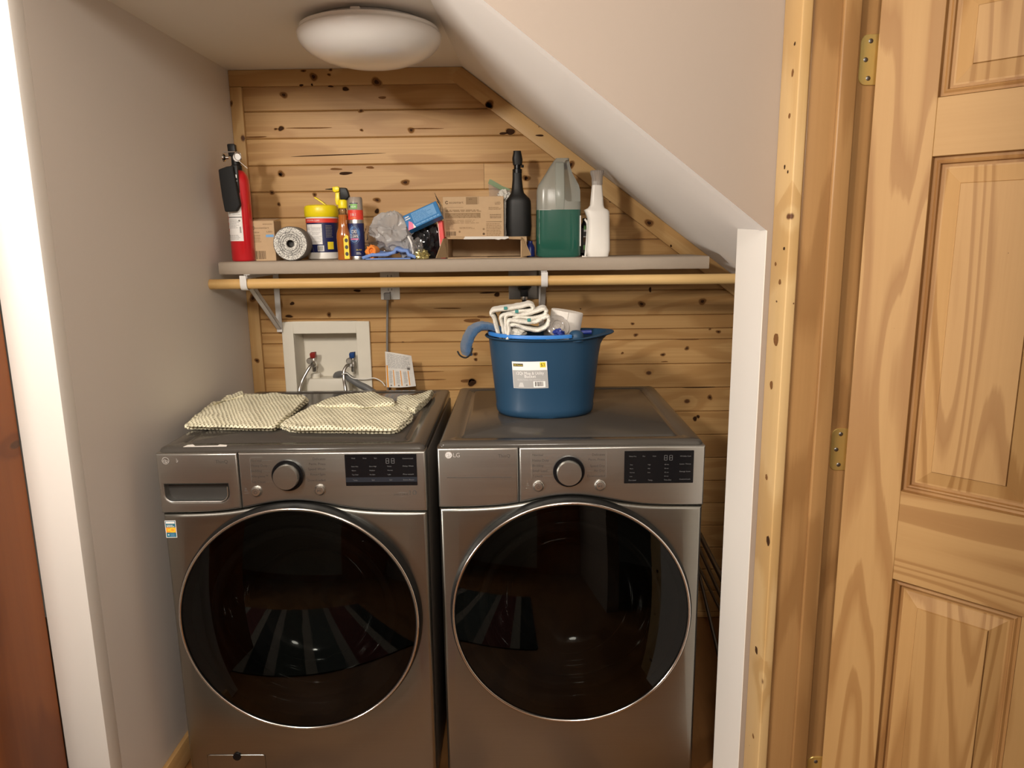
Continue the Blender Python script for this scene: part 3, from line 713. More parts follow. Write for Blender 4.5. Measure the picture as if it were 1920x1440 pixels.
    if washer:
        u, w = P(0, 1); A.rect(x0_, z0_+dh*.12, x1_, z0_+dh*.27, 'navy_bar', .0001)
        for a, t in ((.135, 'Temp.'), (.385, 'Spin'), (.63, 'Soil')): u, w = P(a, .90-.02); A.text(t, u, z0_+dh*.165, .0034, 'print_dim', align='c')
        A.text('Extra Rinse', x0_+dw*.88, z0_+dh*.165, .0030, 'print_dim', align='c', width=dw*.15)
        for a, b, t in ((.88, .16, 'Control Lock'), (.88, .40, 'Delay Wash'), (.88, .66, 'Pre-wash')): u, w = P(a, b); A.text(t, u, w, .0032, 'print_dim', align='c', width=dw*.15)
        for a, t in ((.12, 'Wash'), (.28, 'Rinse'), (.43, 'Spin')): u, w = P(a, .14); A.text(t, u, w, .003, 'print_dim', align='c')
        for a, ls in ((.09, ('Extra Hot', 'Warm', 'Tap Cold')), (.34, ('Extra High', 'Medium', 'No Spin')), (.59, ('Heavy', 'Normal', 'Light'))):
            for q, t in enumerate(ls): u, w = P(a, .40+.13*q); A.text(t, u, w, .0030, 'print_dim')
    else:
        for a, t in ((.12, 'Dry Level'), (.38, 'Temp.'), (.63, 'Time Dry')): u, w = P(a, .92); A.text(t, u, w, .0034, 'print_dim', align='c')
        for a, b, t in ((.88, .19, 'Wrinkle Care'), (.88, .43, 'Less Time'), (.88, .66, 'Energy Saver'), (.88, .90, 'Control Lock')): u, w = P(a, b); A.text(t, u, w, .0032, 'print_dim', align='c', width=dw*.16)
        for a, t in ((.12, 'Damp Dry'), (.28, 'Dry'), (.43, 'Cool')): u, w = P(a, .18); A.text(t, u, w, .003, 'print_dim', align='c')
        for a, ls in ((.08, ('Very', 'More', 'Normal', 'Less')), (.34, ('High', 'Mid', 'Low')), (.58, ('60 min', '50 min', '40 min', '30 min'))):
            for q, t in enumerate(ls): u, w = P(a, .44+.12*q); A.text(t, u, w, .0028, 'print_dim')
    for k in range(2):                                         # the two unlit digits
        u, w = x0_+dw*(.575+.075*k), z1_-dh*.29; a, b = .0072, .0062; t = .0009
        for q in (0, 1, 2): A.rect(u, w+b*q-t/2, u+a, w+b*q+t/2, 'print_dim')
        for q in (0, 1):
            for e in (0, a): A.rect(u+e-t/2, w+b*q, u+e+t/2, w+b*(q+1), 'print_dim')
    A.build('lettering', Y, dp)
    # programme names and marks
    A = Art(); F = flat_y(-.003)
    if washer:
        lt = [(863.5, 'Normal'), (873, 'Heavy Duty'), (883, 'Bedding'), (893, 'Allergiene™'), (903.5, 'Tub Clean')]; rt = [(860, 'Delicates'), (869.5, 'Perm. Press'), (879, 'Speed Wash'), (889, 'Rinse+Spin'), (900, 'Downloaded')]; lx, rx = 470.5, 610; hd = (470, 857, 'SENSOR CYCLE'); kx = 540
    else:
        lt = [(853, 'Normal'), (863, 'Heavy Duty'), (873, 'Bedding'), (882.5, 'Small Load'), (892.5, 'Towels')]; rt = [(852, 'Delicates'), (861, 'Perm. Press'), (873, 'Speed Dry'), (882, 'Air Dry'), (892, 'Downloaded')]; lx, rx = 998.5, 1134; hd = (998, 846, 'SENSOR DRY'); kx = 1067
    u, w = L(hd[0], hd[1]+2); A.text(hd[2], u, w, .0036, 'print_grey', width=.030)
    for y, t in lt:
        u, w = L(lx, y+2.5); A.text(t, u, w, .0062, 'print_dark'); tw = textpolys(t)[2]*.0062/.7
        e, _ = L(kx-33, y); A.rect(u+tw+.003, w+.0024, max(e, u+tw+.004), w+.0029, 'print_grey')
    for y, t in rt:
        u, w = L(rx, y+2.5); A.text(t, u, w, .0062, 'print_dark', align='r'); tw = textpolys(t)[2]*.0062/.7
        e, _ = L(kx+33, y); A.rect(min(e, u-tw-.004), w+.0024, u-tw-.003, w+.0029, 'print_grey')
    a, b = L(lx-2.5, lt[0][0]-5), L(lx-2.5, lt[-1][0]+4); A.rect(a[0]-.0004, b[1], a[0]+.0003, a[1], 'print_grey')
    if not washer: a, b = L(rx+3, rt[0][0]-5), L(rx+3, rt[-1][0]+4); A.rect(a[0]-.0004, b[1], a[0]+.0003, a[1], 'print_grey')
    u, w = L(458, 922) if washer else L(986.5, 912); A.text('WiFi', u, w, .004, 'print_grey', width=.009); A.text('Hold 3s', u, w-.006, .003, 'print_grey', width=.010); A.ring(u+.004, w+.0075, .0012, .002, 'print_grey')
    if washer:
        u, w = L(768, 928); A.text('10', u, w, .0125, 'print_dark', width=.018)
        u, w = L(765, 928.5); A.text('DIRECT DRIVE', u, w, .0042, 'print_dark', align='r', width=.036); A.text('INVERTER', u-.004, w+.0055, .0026, 'print_grey', align='r', width=.02); A.text('years', u-.012, w-.0042, .0026, 'print_grey', align='r')
    A.build('lettering', F, fa)
    A = Art(); u, w = L(310, 864) if washer else L(841, 853.5)
    r = .0092; A.ring(u, w, r-.0014, r, 'logo_silver'); A.rect(u-.0012, w-.0045, u+.0001, w+.0042, 'logo_silver'); A.rect(u-.0012, w-.0045, u+.0030, w-.0033, 'logo_silver')
    A.ring(u, w, .0048, .0060, 'logo_silver', a0=PI*.9, a1=PI*2.0); A.rect(u+.0008, w-.0006, u+.0062, w+.0006, 'logo_silver'); A.disc(u-.0035, w+.0022, .0012, 'logo_silver'); A.disc(u, w, r-.0014, 'print_light' if not washer else 'graphite_fascia', .0001)
    if washer:                                                 # the letters beside the mark are half worn off
        a, b = L(330, 864); A.ring(a, b, .0036, .0048, 'logo_silver', a0=-PI*.55, a1=PI*.12); A.ring(a, b, .0036, .0048, 'logo_silver', a0=PI*.3, a1=PI*.55); A.rect(a, b-.0008, a+.0042, b+.0003, 'logo_silver')
        a, b = L(404, 869); A.text('ThinQ', a, b, .0088, 'print_dark', width=.031)
    else:
        a, b = L(850, 857.5); A.text('LG', a, b, .0115, 'logo_silver', width=.0165); a, b = L(934, 858); A.text('ThinQ', a, b, .0088, 'print_dark', width=.0305)
    A.build('lettering', F, dr)
    if washer:
        u0, w1 = L(308.5, 976, 0); u1, w0 = L(332.5, 1008, 0); A = Art(); w, h = u1-u0, w1-w0
        A.rect(u0, w0, u1, w1, 'label_white', .0002); A.rect(u0+.0015, w0+.0015, u1-.0015, w1-.0015, 'teal_print', .0003)
        A.rect(u0+.0015, w0+h*.30, u1-.0015, w0+h*.60, 'orange_print', .0004); A.ring(u0+w*.65, w0+h*.45, .0045, .007, 'yellow_print', .0005); A.rect(u0+w*.2, w0+h*.4, u0+w*.4, w0+h*.5, 'yellow_print', .0005)
        A.rect(u0+.003, w0+h*.82, u1-.003, w0+h*.94, 'label_white', .0005); A.lines(u0+.004, w0+h*.63, u1-.004, w0+h*.78, 2, 'label_white', .0005); A.lines(u0+.012, w0+h*.08, u1-.004, w0+h*.26, 3, 'blue_glow_print', .0005); A.disc(u0+.007, w0+h*.17, .0018, 'label_white', .0005)
        A.build('energy_sticker', flat_y(0), R, 'orange and blue sticker')
        mb = MB(); mb.prism(rrect(.052, .035, .212, .1085, .008), -.0015, .004); fc = mb.build('filter_cover', 'graphite_steel', R, bevel=.0008, seg=1)
        mb = MB(); mb.lathe([(.011, -.0015), (.011, -.004), (.009, -.0048), (.001, -.004)], (.135, 0, .104), 24, axis='y', cap=(False, True)); mb.build('latch', 'black_gloss', fc)
        A = Art(); 
        for a, b, c, d in ((.0512, .035, .0524, .1085), (.2116, .035, .2128, .1085), (.055, .1083, .21, .1095)): A.rect(a, b, c, d, 'seam_dark')
        A.build('joint', flat_y(0), fc)
    return R
WX, WY, DX, DY = -.9262, 1.7848, -.2142, 1.8091
machine('washing_machine', 'graphite front-load washer with detergent drawer and sticker, under the two cream net bags', 'washing machine', WX, WY, True)
machine('tumble_dryer', 'graphite front-load dryer with plain left fascia, under the blue bucket', 'dryer', DX, DY, False)

# ---------------------------------------------------------------- shelf, brackets, rod
rnd = random.Random(3)
mb = MB(); n = 60; rings = []
for i in range(n+1):
    x = -.972+(1.586)*i/n; w1 = .0012*noise.noise(Vector((x*5, 1, 0)))+.0012*noise.noise(Vector((x*13, 4, 0))); zf = 1.4335+.0008*noise.noise(Vector((x*4, 9, 0)))
    if -.47 < x < -.36: w1 += .0022*math.sin((x+.47)/.11*PI)
    rings.append([(x, 2.402, 1.3945+w1), (x, 2.3995, 1.398+w1), (x, 2.399, 1.428), (x, 2.4015, 1.4325), (x, 2.406, SHZ), (x, 2.691, SHZ), (x, 2.691, 1.3945), (x, 2.42, 1.3945)])
mb.loft(rings); o = mb.build('wall_shelf', 'shelf_paper', smooth=45)
prop(o, 'wooden wall shelf wrapped in beige paper above the machines', 'shelf')
ra, rb = at(400, 533, 2.385), at(1378, 522.5, 2.385)
mb = MB(); zA, zB = ra.z, rb.z; mb.tube([(LX+.0005, 2.385, zA), (-.5, 2.385, zA+(zB-zA)*.3), (.1, 2.385, zA+(zB-zA)*.65), (.745, 2.385, zB)], .0163, 24)
o = mb.build('closet_rod', 'rod_wood', grain=(0, 88)); prop(o, 'round pine hanging rod under the front edge of the shelf', 'rod')
for px, lab in ((460.5, 'white metal shelf bracket holding the left end of the rod'), (1020.5, 'white metal shelf bracket above the blue bucket')):
    x = at(px, 533, 2.385).x
    b = thing('shelf_bracket', lab, 'bracket', (x, 2.69, 1.36), 0, 'brackets under the shelf')
    dz = (zA+(zB-zA)*(x+1)/1.75)-1.36
    mb = MB(); mb.box((-.010, -.004+.0, -.19), (.010, .001, .0335)); mb.box((-.010, -.003, -.19), (-.008, .0, .03)); mb.build('upright', 'white_metal', b, bevel=.0008, seg=1)
    mb = MB(); mb.box((-.010, -.29, .0315), (.010, 0, .0338)); mb.box((-.001, -.29, .020), (.001, 0, .0315)); mb.build('arm', 'white_metal', b, bevel=.0005, seg=1)
    mb = MB(); p0, p1 = Vector((0, -.285, .012)), Vector((0, -.006, -.172)); d = (p1-p0).normalized(); q = Vector((0, -d.z, d.y))*.009
    for sx in (-.0085, .0072): mb.loft([[p0+q+Vector((sx, 0, 0)), p0-q+Vector((sx, 0, 0)), p0-q+Vector((sx+.0013, 0, 0)), p0+q+Vector((sx+.0013, 0, 0))], [p1+q*.8+Vector((sx, 0, 0)), p1-q*.8+Vector((sx, 0, 0)), p1-q*.8+Vector((sx+.0013, 0, 0)), p1+q*.8+Vector((sx+.0013, 0, 0))]])
    mb.loft([[p0-q+Vector((-.0085, 0, 0)), p0-q+Vector((.0085, 0, 0)), p0-q*.85+Vector((.0085, 0, 0)), p0-q*.85+Vector((-.0085, 0, 0))], [p1-q*.8+Vector((-.0085, 0, 0)), p1-q*.8+Vector((.0085, 0, 0)), p1-q*.65+Vector((.0085, 0, 0)), p1-q*.65+Vector((-.0085, 0, 0))]])
    mb.lathe([(.0035, -.0102), (.0035, -.0085)], (p1.x, p1.y, p1.z+.006), 12, axis='x', m='seam_dark'); mb.build('brace', 'white_metal', b, smooth=30)
    mb = MB(); pts = []; cy = 2.385-2.69
    for k in range(15):
        a = PI*1.02+PI*1.0*k/14-.15; pts.append((cy+.0192*math.cos(a), dz+.0192*math.sin(a)))
    pts = [(cy-.0192, .0315)]+pts+[(cy+.0192, dz+.012)]
    out = [(y-.0018 if i < 8 else y+.0010, z-.0018 if 3 < i < 14 else z) for i, (y, z) in enumerate(pts)]
    rings = [[(-.0105, *p), (.0105, *p), (.0105, *r), (-.0105, *r)] for p, r in zip(pts, out)]
    mb.loft(rings); mb.build('rod_hook', 'white_metal', b, smooth=40)

# ---------------------------------------------------------------- things on the shelf
def root(name, label, cat, px, y, z=SHZ, group=None, rz=0):
    p = at(px, 487, y); return thing(name, label, cat, (p.x, y, z), rz, group)
def loc(R, px, py, y=None):                               # a photo point as local (x, z) of a thing
    p = at(px, py, y if y else R.location.y); return p.x-R.location.x, p.z-R.location.z

# fire extinguisher
R = root('fire_extinguisher', 'red fire extinguisher with a black sleeve, standing at the left end of the shelf', 'fire extinguisher', 457.5, 2.475)
cr = .0372
mb = MB(); mb.lathe([(.028, 0), (.034, .0005), (cr, .005), (cr, .248), (cr*.97, .262), (cr*.86, .276), (cr*.66, .287), (cr*.45, .292), (.012, .296)], n=48); mb.build('cylinder', 'red_paint', R, smooth=60)
mb = MB(); mb.lathe([(.0165, .289), (.0175, .292), (.0175, .306), (.014, .309), (.014, .322), (.012, .330)], (0, 0, 0), 24); mb.box((-.011, -.012, .312), (.011, .012, .338)); vb = mb.build('valve', 'black_plastic', R, bevel=.0015)
mb = MB(); mb.prism([(-.020, .336), (.004, .337), (.003, .372), (-.003, .375), (-.020, .3745), (-.022, .371)], -.009, .009); mb.build('lever', 'black_plastic', R, bevel=.002)
mb = MB(); mb.tube([(-.035, -.012, .349), (.004, -.012, .349)], .0022, 10); mb.build('handle_bar', 'chrome', R)
mb = MB(); mb.lathe([(.004, -.020), (.006, -.030), (.0125, -.034), (.0135, -.038), (.010, -.0395), (.002, -.041)], (0, -.004, .332), 28, axis='x'); mb.build('nozzle', 'chrome', R)
mb = MB(); mb.lathe([(.014, -.017), (.0145, -.022), (.0125, -.0235)], (.013, 0, .330), 32, axis='y', cap=(True, False)); g = mb.build('gauge', 'chrome', R)
mb = MB(); mb.lathe([(.0125, -.0233), (.0005, -.0238)], (.013, 0, .330), 32, axis='y', cap=(False, True)); mb.build('gauge_face', 'label_white', g)
mb = MB(); mb.tube([(.011*math.cos(2*PI*k/24)+.0165, -.026-.002*math.sin(2*PI*k/24), .334+.013*math.sin(2*PI*k/24)) for k in range(25)], .0012, 8); mb.build('pull_ring', 'chrome', R)
mb = MB(); mb.tube([(.018, -.020, .318), (.028, -.018, .309), (.040, -.012, .297)], .0008, 6); mb.build('seal_cord', 'print_white', R)
yy = 2.475-.046; P = [loc(R, a, b, yy) for a, b in ((411.5, 318.5), (426, 313), (438, 311), (440, 322), (452, 385), (445, 396.5), (424, 397.5), (418.5, 370), (413.5, 335))]
mb = MB(); mb.prism([(max(u, LX+.002-R.location.x), w) for u, w in P], -.058, -.038); mb.build('nozzle_sleeve', 'black_cloth', R, bevel=.004, seg=3, label='black flat sleeve hanging beside the cylinder')
u, w = loc(R, 443.5, 345, 2.44)
mb = MB(); mb.box((u-.008, -.043, w-.028), (u+.009, -.034, w+.058)); st = mb.build('strap', 'black_plastic', R, bevel=.002)
mb = MB(); mb.box((u-.0065, -.0445, w+.018), (u+.006, -.0428, w+.0285)); mb.box((u-.0065, -.0445, w+.007), (u+.006, -.0428, w+.0105)); mb.build('buckle', 'label_white', st, bevel=.0006)
A = Art(.004); v0, v1 = .066, .199; l0, l1 = -.062, .0175
A.rect(l0, v0, l1, v1, 'label_white', .0003); A.rect(-.03, v1-.009, l1-.001, v1-.006, 'print_dark', .0005); A.rect(-.034, .141, l1-.0005, .1435, 'print_dark', .0005)
A.lines(-.012, .150, l1-.002, .188, 8, 'label_grey', .0005, .35, .4, 4); A.lines(-.030, .108, l1-.008, .137, 7, 'label_grey', .0005, .35, .3, 5); A.lines(-.030, .072, l1-.004, .088, 4, 'label_grey', .0005, .35, .3, 6)
A.bars(.008, .092, .0125, .112, 'print_dark', .0005, 6); A.disc(.0085, .131, .003, 'print_grey', .0005)
for k in range(4): A.disc(-.0405, .083+.019*k, .0055, 'red_print' if k else 'print_dark', .0005); A.rect(-.046, .076+.019*k, -.037, .0775+.019*k, 'print_dark', .0006)
A.build('label', on_cyl(cr), R, 'white instruction label')

def carton(R, w, d, h, m='kraft', bevel=.0012):
    mb = MB(); mb.box((-w/2, 0, 0), (w/2, d, h)); return mb.build('box_body', m, R, bevel=bevel, seg=1)
# small bulb box
R = root('bulb_box', 'small brown cardboard bulb box beside the red fire extinguisher', 'box', 497.5, 2.485)
carton(R, .074, .078, .131)
mb = MB(); mb.add([(-.036, .004, .1315), (.036, .004, .1315), (.035, .074, .139), (-.036, .074, .140), (-.036, .004, .1322), (.036, .004, .1322), (.035, .074, .1397), (-.036, .074, .1407)], [(0, 1, 2, 3), (4, 5, 6, 7), (0, 1, 5, 4), (1, 2, 6, 5), (2, 3, 7, 6), (3, 0, 4, 7)]); mb.build('flap', 'kraft', R, smooth=0)
A = Art(); A.ring(-.031, .108, .0025, .0045, 'kraft_ink'); A.text('ecosmart', -.025, .1055, .006, 'kraft_ink', width=.045); A.text('100W', -.033, .091, .005, 'kraft_ink', width=.02); A.text('LED', .012, .093, .005, 'kraft_ink', width=.018)
A.rect(.008, .078, .034, .086, 'carton_lightblue'); A.lines(-.033, .062, -.008, .088, 5, 'kraft_print', fill=.4); A.bars(-.030, .006, .004, .033, 'kraft_ink', n=14); A.lines(.0, .119, .033, .124, 1, 'kraft_print')
A.build('printing', flat_y(0), R)

# roll of grip liner
R = root('liner_roll', 'grey speckled roll of foam liner lying in front of the wipes tub', 'roll', 546.5, 2.432, rz=.10)
rr_ = .0555
mb = MB(); mb.lathe([(rr_-.003, 0), (rr_, .004), (rr_, .084), (rr_-.003, .088)], (0, 0, rr_), 48, axis='y', cap=(False, True)); mb.build('roll_body', 'foam_grey', R, smooth=50)
mb = MB()
for a, b, o_, m_ in ((.0525, .046, 0, 'speckled_foam'), (.046, .039, -.0006, 'speckled_foam'), (.0465, .0445, .0001, 'speckled_dark'), (.039, .0365, .001, 'speckled_dark'), (.0365, .0325, .0, 'speckled_foam'), (.0325, .029, .0007, 'speckled_dark'), (.029, .0255, .0, 'speckled_foam'), (.0255, .0225, .0012, 'speckled_dark'), (.0225, .0135, -.0006, 'speckled_foam'), (.0135, .0115, .0, 'foam_grey')):
    mb.lathe([(a, -.0015+o_), (b, -.0015+o_)], (0, 0, rr_), 48, axis='y', m=m_, cap=(False, False))
mb.lathe([(.0118, -.0015), (.009, .02), (.001, .02)], (0, 0, rr_), 24, axis='y', m='seam_dark', cap=(False, True)); mb.build('wound_end', 'speckled_foam', R, smooth=20)

# wipes tub
R = root('wipes_tub', 'round white wipes tub with a yellow lid and navy label on the shelf', 'tub', 608, 2.583)
mb = MB(); mb.lathe([(.046, 0), (.0535, .004), (.0535, .022), (.0525, .026), (.0525, .125), (.0535, .128), (.0535, .148)], n=56); mb.build('body', 'white_plastic', R, smooth=40)
mb = MB(); mb.lathe([(.0545, .143), (.0572, .146), (.0572, .172), (.0545, .180), (.046, .1835), (.044, .1815), (.001, .1815)], n=56); li = mb.build('lid', 'yellow_plastic', R, smooth=45)
mb = MB(); mb.prism([(-.020, .2085), (-.016, .211), (.0065, .196), (.0225, .1825), (.018, .1815), (.003, .192)], -.012, .010); mb.build('flap', 'yellow_plastic', li, bevel=.0015)
A = Art(.004); c = .0527
A.rect(-.085, .025, .085, .126, 'navy_print', .0003); A.rect(-.085, .124, .085, .138, 'red_print', .0014); A.text('UP TO 99.9% CLEAN', -.045, .1285, .0055, 'label_white', .0018, width=.05)
A.rect(-.052, .052, .0115, .119, 'label_white', .0006); A.rect(-.026, .052, -.0255, .119, 'print_grey', .0008)
for k in range(4): A.rect(-.052, .066+.014*k, .0115, .0664+.014*k, 'print_grey', .0008); A.lines(-.024, .055+.0145*k, .010, .065+.0145*k, 3, 'label_grey', .0008, .4, .3, k); A.lines(-.05, .057+.0145*k, -.029, .065+.0145*k, 2, 'label_grey', .0008, .4, .3, k+9)
A.poly([(-.060, .026), (-.020, .026), (-.028, .050), (-.060, .050)], 'yellow_print', .0006); A.rect(-.006, .029, .0155, .048, 'label_white', .0006); A.bars(-.004, .031, .013, .046, 'print_dark', .0008, 10); A.rect(.028, .035, .05, .06, 'yellow_print', .0006); A.lines(.024, .075, .05, .118, 8, 'print_grey', .0006)
A.build('label', on_cyl(c), R, 'navy, white and yellow label')

def flatloft(mb, secs, n=28, p=2.6, m=None, xf=None):      # (z, x0, x1, depth): superellipse sections
    rings = []
    for z, x0, x1, d in secs:
        cx, hx = (x0+x1)/2, (x1-x0)/2; ring = []
        for k in range(n):
            a = 2*PI*k/n; c, s_ = math.cos(a), math.sin(a)
            ring.append((cx+hx*math.copysign(abs(c)**(2/p), c), d/2*math.copysign(abs(s_)**(2/p), s_), z))
        rings.append(ring)
    return mb.loft(rings, m, xf=xf)
# amber spray bottle
R = root('spray_bottle', 'amber spray bottle with yellow and black trigger between wipes tub and navy can', 'bottle', 647, 2.485)
mb = MB(); flatloft(mb, [(0, -.021, .021, .038), (.003, -.0225, .0225, .042), (.03, -.022, .022, .042), (.075, -.0235, .022, .042), (.088, -.0225, .0215, .040), (.105, -.0165, .0165, .031), (.120, -.0145, .0145, .028), (.147, -.0135, .0135, .027)]); mb.build('body', 'amber_liquid', R, smooth=60)
mb = MB(); flatloft(mb, [(.1472, -.0135, .0135, .027), (.158, -.0130, .0130, .026), (.161, -.0145, .0145, .028), (.164, -.0130, .0130, .026), (.168, -.012, .012, .024)], p=2); mb.build('neck', 'amber_clear', R, smooth=60)
mb = MB(); mb.lathe([(.0145, .168), (.0150, .170), (.0145, .192), (.013, .195)], (.002, 0, 0), 28); mb.build('collar', 'yellow_plastic', R)
u0 = lambda a, b: loc(R, a, b)
mb = MB(); mb.prism([u0(637, 352), (u0(650, 352.5)), u0(653.5, 360), u0(656, 369.5), u0(653, 371), u0(651, 375), u0(639, 375), u0(638, 362)], -.010, .010); mb.build('trigger_head', 'black_plastic', R, bevel=.003, seg=3)
mb = MB(); mb.prism([u0(624, 351), u0(634, 349.5), u0(637, 352), u0(637, 359), u0(628, 361), u0(624.5, 358)], -.009, .009); mb.build('nozzle', 'yellow_plastic', R, bevel=.002)
mb = MB(); mb.prism([u0(629.5, 361), u0(637, 361), u0(637, 375), u0(635.5, 385), u0(631, 384), u0(629, 376)], -.007, .007); mb.build('trigger', 'yellow_plastic', R, bevel=.002)
a, b = u0(625, 354.5), u0(610, 355); mb = MB(); mb.tube([(a[0], 0, a[1]), (b[0], 0, b[1])], lambda t: .0028-.0018*t, 8); mb.build('nozzle_tip', 'black_plastic', R)
A = Art(); A.poly([(.004, .004), (.0205, .004), (.0195, .078), (.012, .083), (.003, .07)], 'yellow_print'); 
for k in range(3): A.disc(.0125, .02+.022*k, .0065, 'print_dark', .0004, ru=.0055)
A.build('label', flat_y(-.0212), R, 'black and yellow label')
# navy aerosol can
R = root('aerosol_can', 'navy stain remover aerosol can with red band and clear cap', 'can', 671, 2.50)
mb = MB(); mb.lathe([(.0225, 0), (.0258, .001), (.0262, .004), (.0258, .006), (.0262, .010), (.0262, .119), (.0258, .1225), (.0252, .131), (.0245, .134)], n=40, m='navy_print'); mb.build('body', 'navy_print', R, smooth=45)
mb = MB(); mb.lathe([(.0264, .119), (.0262, .124), (.0252, .1335)], n=40, cap=(False, False)); mb.build('shoulder', 'satin_metal', R, smooth=45)
mb = MB(); mb.lathe([(.0266, 0), (.0268, .0025), (.0266, .011), (.0263, .012)], n=40, cap=(False, False)); mb.build('bottom_rim', 'satin_metal', R, smooth=45)
mb = MB(); mb.lathe([(.0255, .130), (.0252, .160), (.0250, .162)], n=40, cap=(False, False)); mb.build('red_band', 'red_print', R, smooth=40)
mb = MB(); mb.lathe([(.0250, .162), (.0245, .198), (.0225, .2035), (.001, .2045)], n=40, cap=(True, True)); mb.build('cap', 'clear_cap', R, smooth=40)
mb = MB(); mb.lathe([(.006, .162), (.006, .185), (.003, .186)], n=16); mb.build('spray_button', 'white_plastic', R)
A = Art(.003); A.disc(-.003, .083, .0315, 'blue_print', .0003, ru=.0205); A.disc(-.003, .083, .0265, 'blue_glow_print', .0005, ru=.0165); A.disc(-.003, .083, .023, 'blue_print', .0006, ru=.0145)
A.text('OXI', -.003, .0865, .0115, 'label_white', .0009, 'c', width=.017); A.text('CLEAN', -.004, .0725, .0110, 'label_white', .0009, 'c', width=.027)
A.rect(-.015, .0655, .011, .070, 'pink_print', .0009); A.text('GEL STICK', .002, .0305, .004, 'yellow_print', .0007, width=.019); A.lines(.002, .018, .018, .026, 2, 'print_light', .0007)
A.text('3 IN 1', -.003, .142, .0095, 'label_white', .0004, 'c', width=.0175); A.lines(-.012, .135, .008, .1385, 1, 'orange_print', .0004)
A.rect(-.012, .166, .012, .181, 'green_print', -.0005); A.lines(-.014, .182, .016, .187, 1, 'navy_print', -.0004); A.text('NEW', -.001, .1695, .006, 'label_white', -.0002, 'c'); A.disc(-.014, .173, .004, 'navy_print', -.0004)
A.build('label', on_cyl(.0262), R)

# clutter of bags and cloths
R = root('clear_bag', 'crumpled clear plastic bag behind the grey bag', 'bag', 712, 2.60)
mb = MB(); blob(mb, (0, 0, .063), (.052, .03, .062), 4, .35, 1.8, floor=.0); mb.build('film', 'film', R, smooth=25)
R = root('grey_plastic_bag', 'crumpled grey plastic carrier bag on top of the cloths on the shelf', 'bag', 735, 2.50)
mb = MB(); blob(mb, (.002, 0, .088), (.060, .036, .056), 11, .55, 1.15, 80, 48, floor=.026, ridge=True)
mb.build('crumple', 'grey_bag', R, smooth=22)
mb = MB(); blob(mb, (.052, -.010, .040), (.026, .022, .042), 5, .45, 1.9, 40, 26, floor=.001, ridge=True); mb.build('loose_end', 'grey_bag', R, smooth=22)
mb = MB(); mb.tube([(.060, -.025, .075), (.070, -.027, .055), (.076, -.027, .025), (.074, -.027, .002)], .0035, 8, sub=5); mb.build('hem', 'print_white', R)
R = root('orange_cloth', 'bunched orange cloth beside the navy aerosol can', 'cloth', 697.5, 2.462)
mb = MB(); r_ = []
for k in range(13):
    t = k/12; a = -.4+t*2*PI*.93; r_.append([(Vector((.011*math.cos(a)*(1+.25*math.sin(3*a))+.002*j, -.010+.007*j, .024+.019*math.sin(a)+.003*noise.noise(Vector((k*.7, j, 2)))))) for j in range(6)])
mb.loft(r_, closed=False, cap=(False, False)); mb.build('fold', 'orange_cloth', R, smooth=70, solid=.007, sub=1)
mb = MB(); blob(mb, (-.002, .012, .022), (.019, .014, .022), 17, .5, 1.8, 32, 20, floor=.0005, ridge=True); mb.build('crumple', 'orange_cloth', R, smooth=60)
R = root('blue_cloth', 'folded light blue cloth lying flat under the grey plastic bag', 'cloth', 733, 2.475)
mb = MB(); G = []; nx, ny = 30, 10
for i in range(nx+1):
    x = -.088+.176*i/nx; row = []
    for j in range(ny+1):
        y = -.034+.07*j/ny; env = min(1, (i/nx)*6, (1-i/nx)*6)
        row.append((x, y+.01*noise.noise(Vector((x*20, y*9, 1))), .006+env*(.010+.014*max(0, noise.noise(Vector((x*22+3, y*10, 2)))+.25)+(.012 if .02 < x < .06 else 0))))
    G.append(row)
mb.loft(G, closed=False, cap=(False, False)); mb.build('top_layer', 'blue_cloth', R, smooth=70, solid=.010)
mb = MB(); mb.loft([[(x, y, z+.0005) for x, y, z in ((-.080, -.03, 0), (.07, -.03, 0), (.07, .03, 0), (-.080, .03, 0))], [(x, y, .005) for x, y in ((-.080, -.03), (.07, -.03), (.07, .03), (-.080, .03))]]); mb.build('bottom_layer', 'blue_cloth', R, bevel=.002)
R = root('dark_bag', 'dark plastic bag of oddments beside the red carton', 'bag', 797, 2.55)
mb = MB(); blob(mb, (0, .01, .060), (.052, .036, .072), 21, .28, 1.6, 48, 30, floor=.0015, ridge=True); mb.build('bag_body', 'black_gloss', R, smooth=25)
mb = MB(); blob(mb, (.006, -.01, .062), (.05, .034, .066), 8, .35, 1.7, 40, 26, floor=.001, ridge=True); mb.build('outer_film', 'film_dark', R, smooth=25)
R = root('snack_pouch', 'small shiny gold pouch on the shelf below the tilted blue carton', 'pouch', 791, 2.448)
mb = MB(); blob(mb, (0, 0, .014), (.024, .014, .016), 33, .5, 2.4, 36, 20, floor=.0005, ridge=True); mb.build('foil', 'pouch_foil', R, smooth=15)
mb = MB(); blob(mb, (-.012, -.004, .036), (.016, .010, .030), 37, .5, 2.4, 30, 20, ridge=True); mb.build('clear_film', 'film', R, smooth=15)
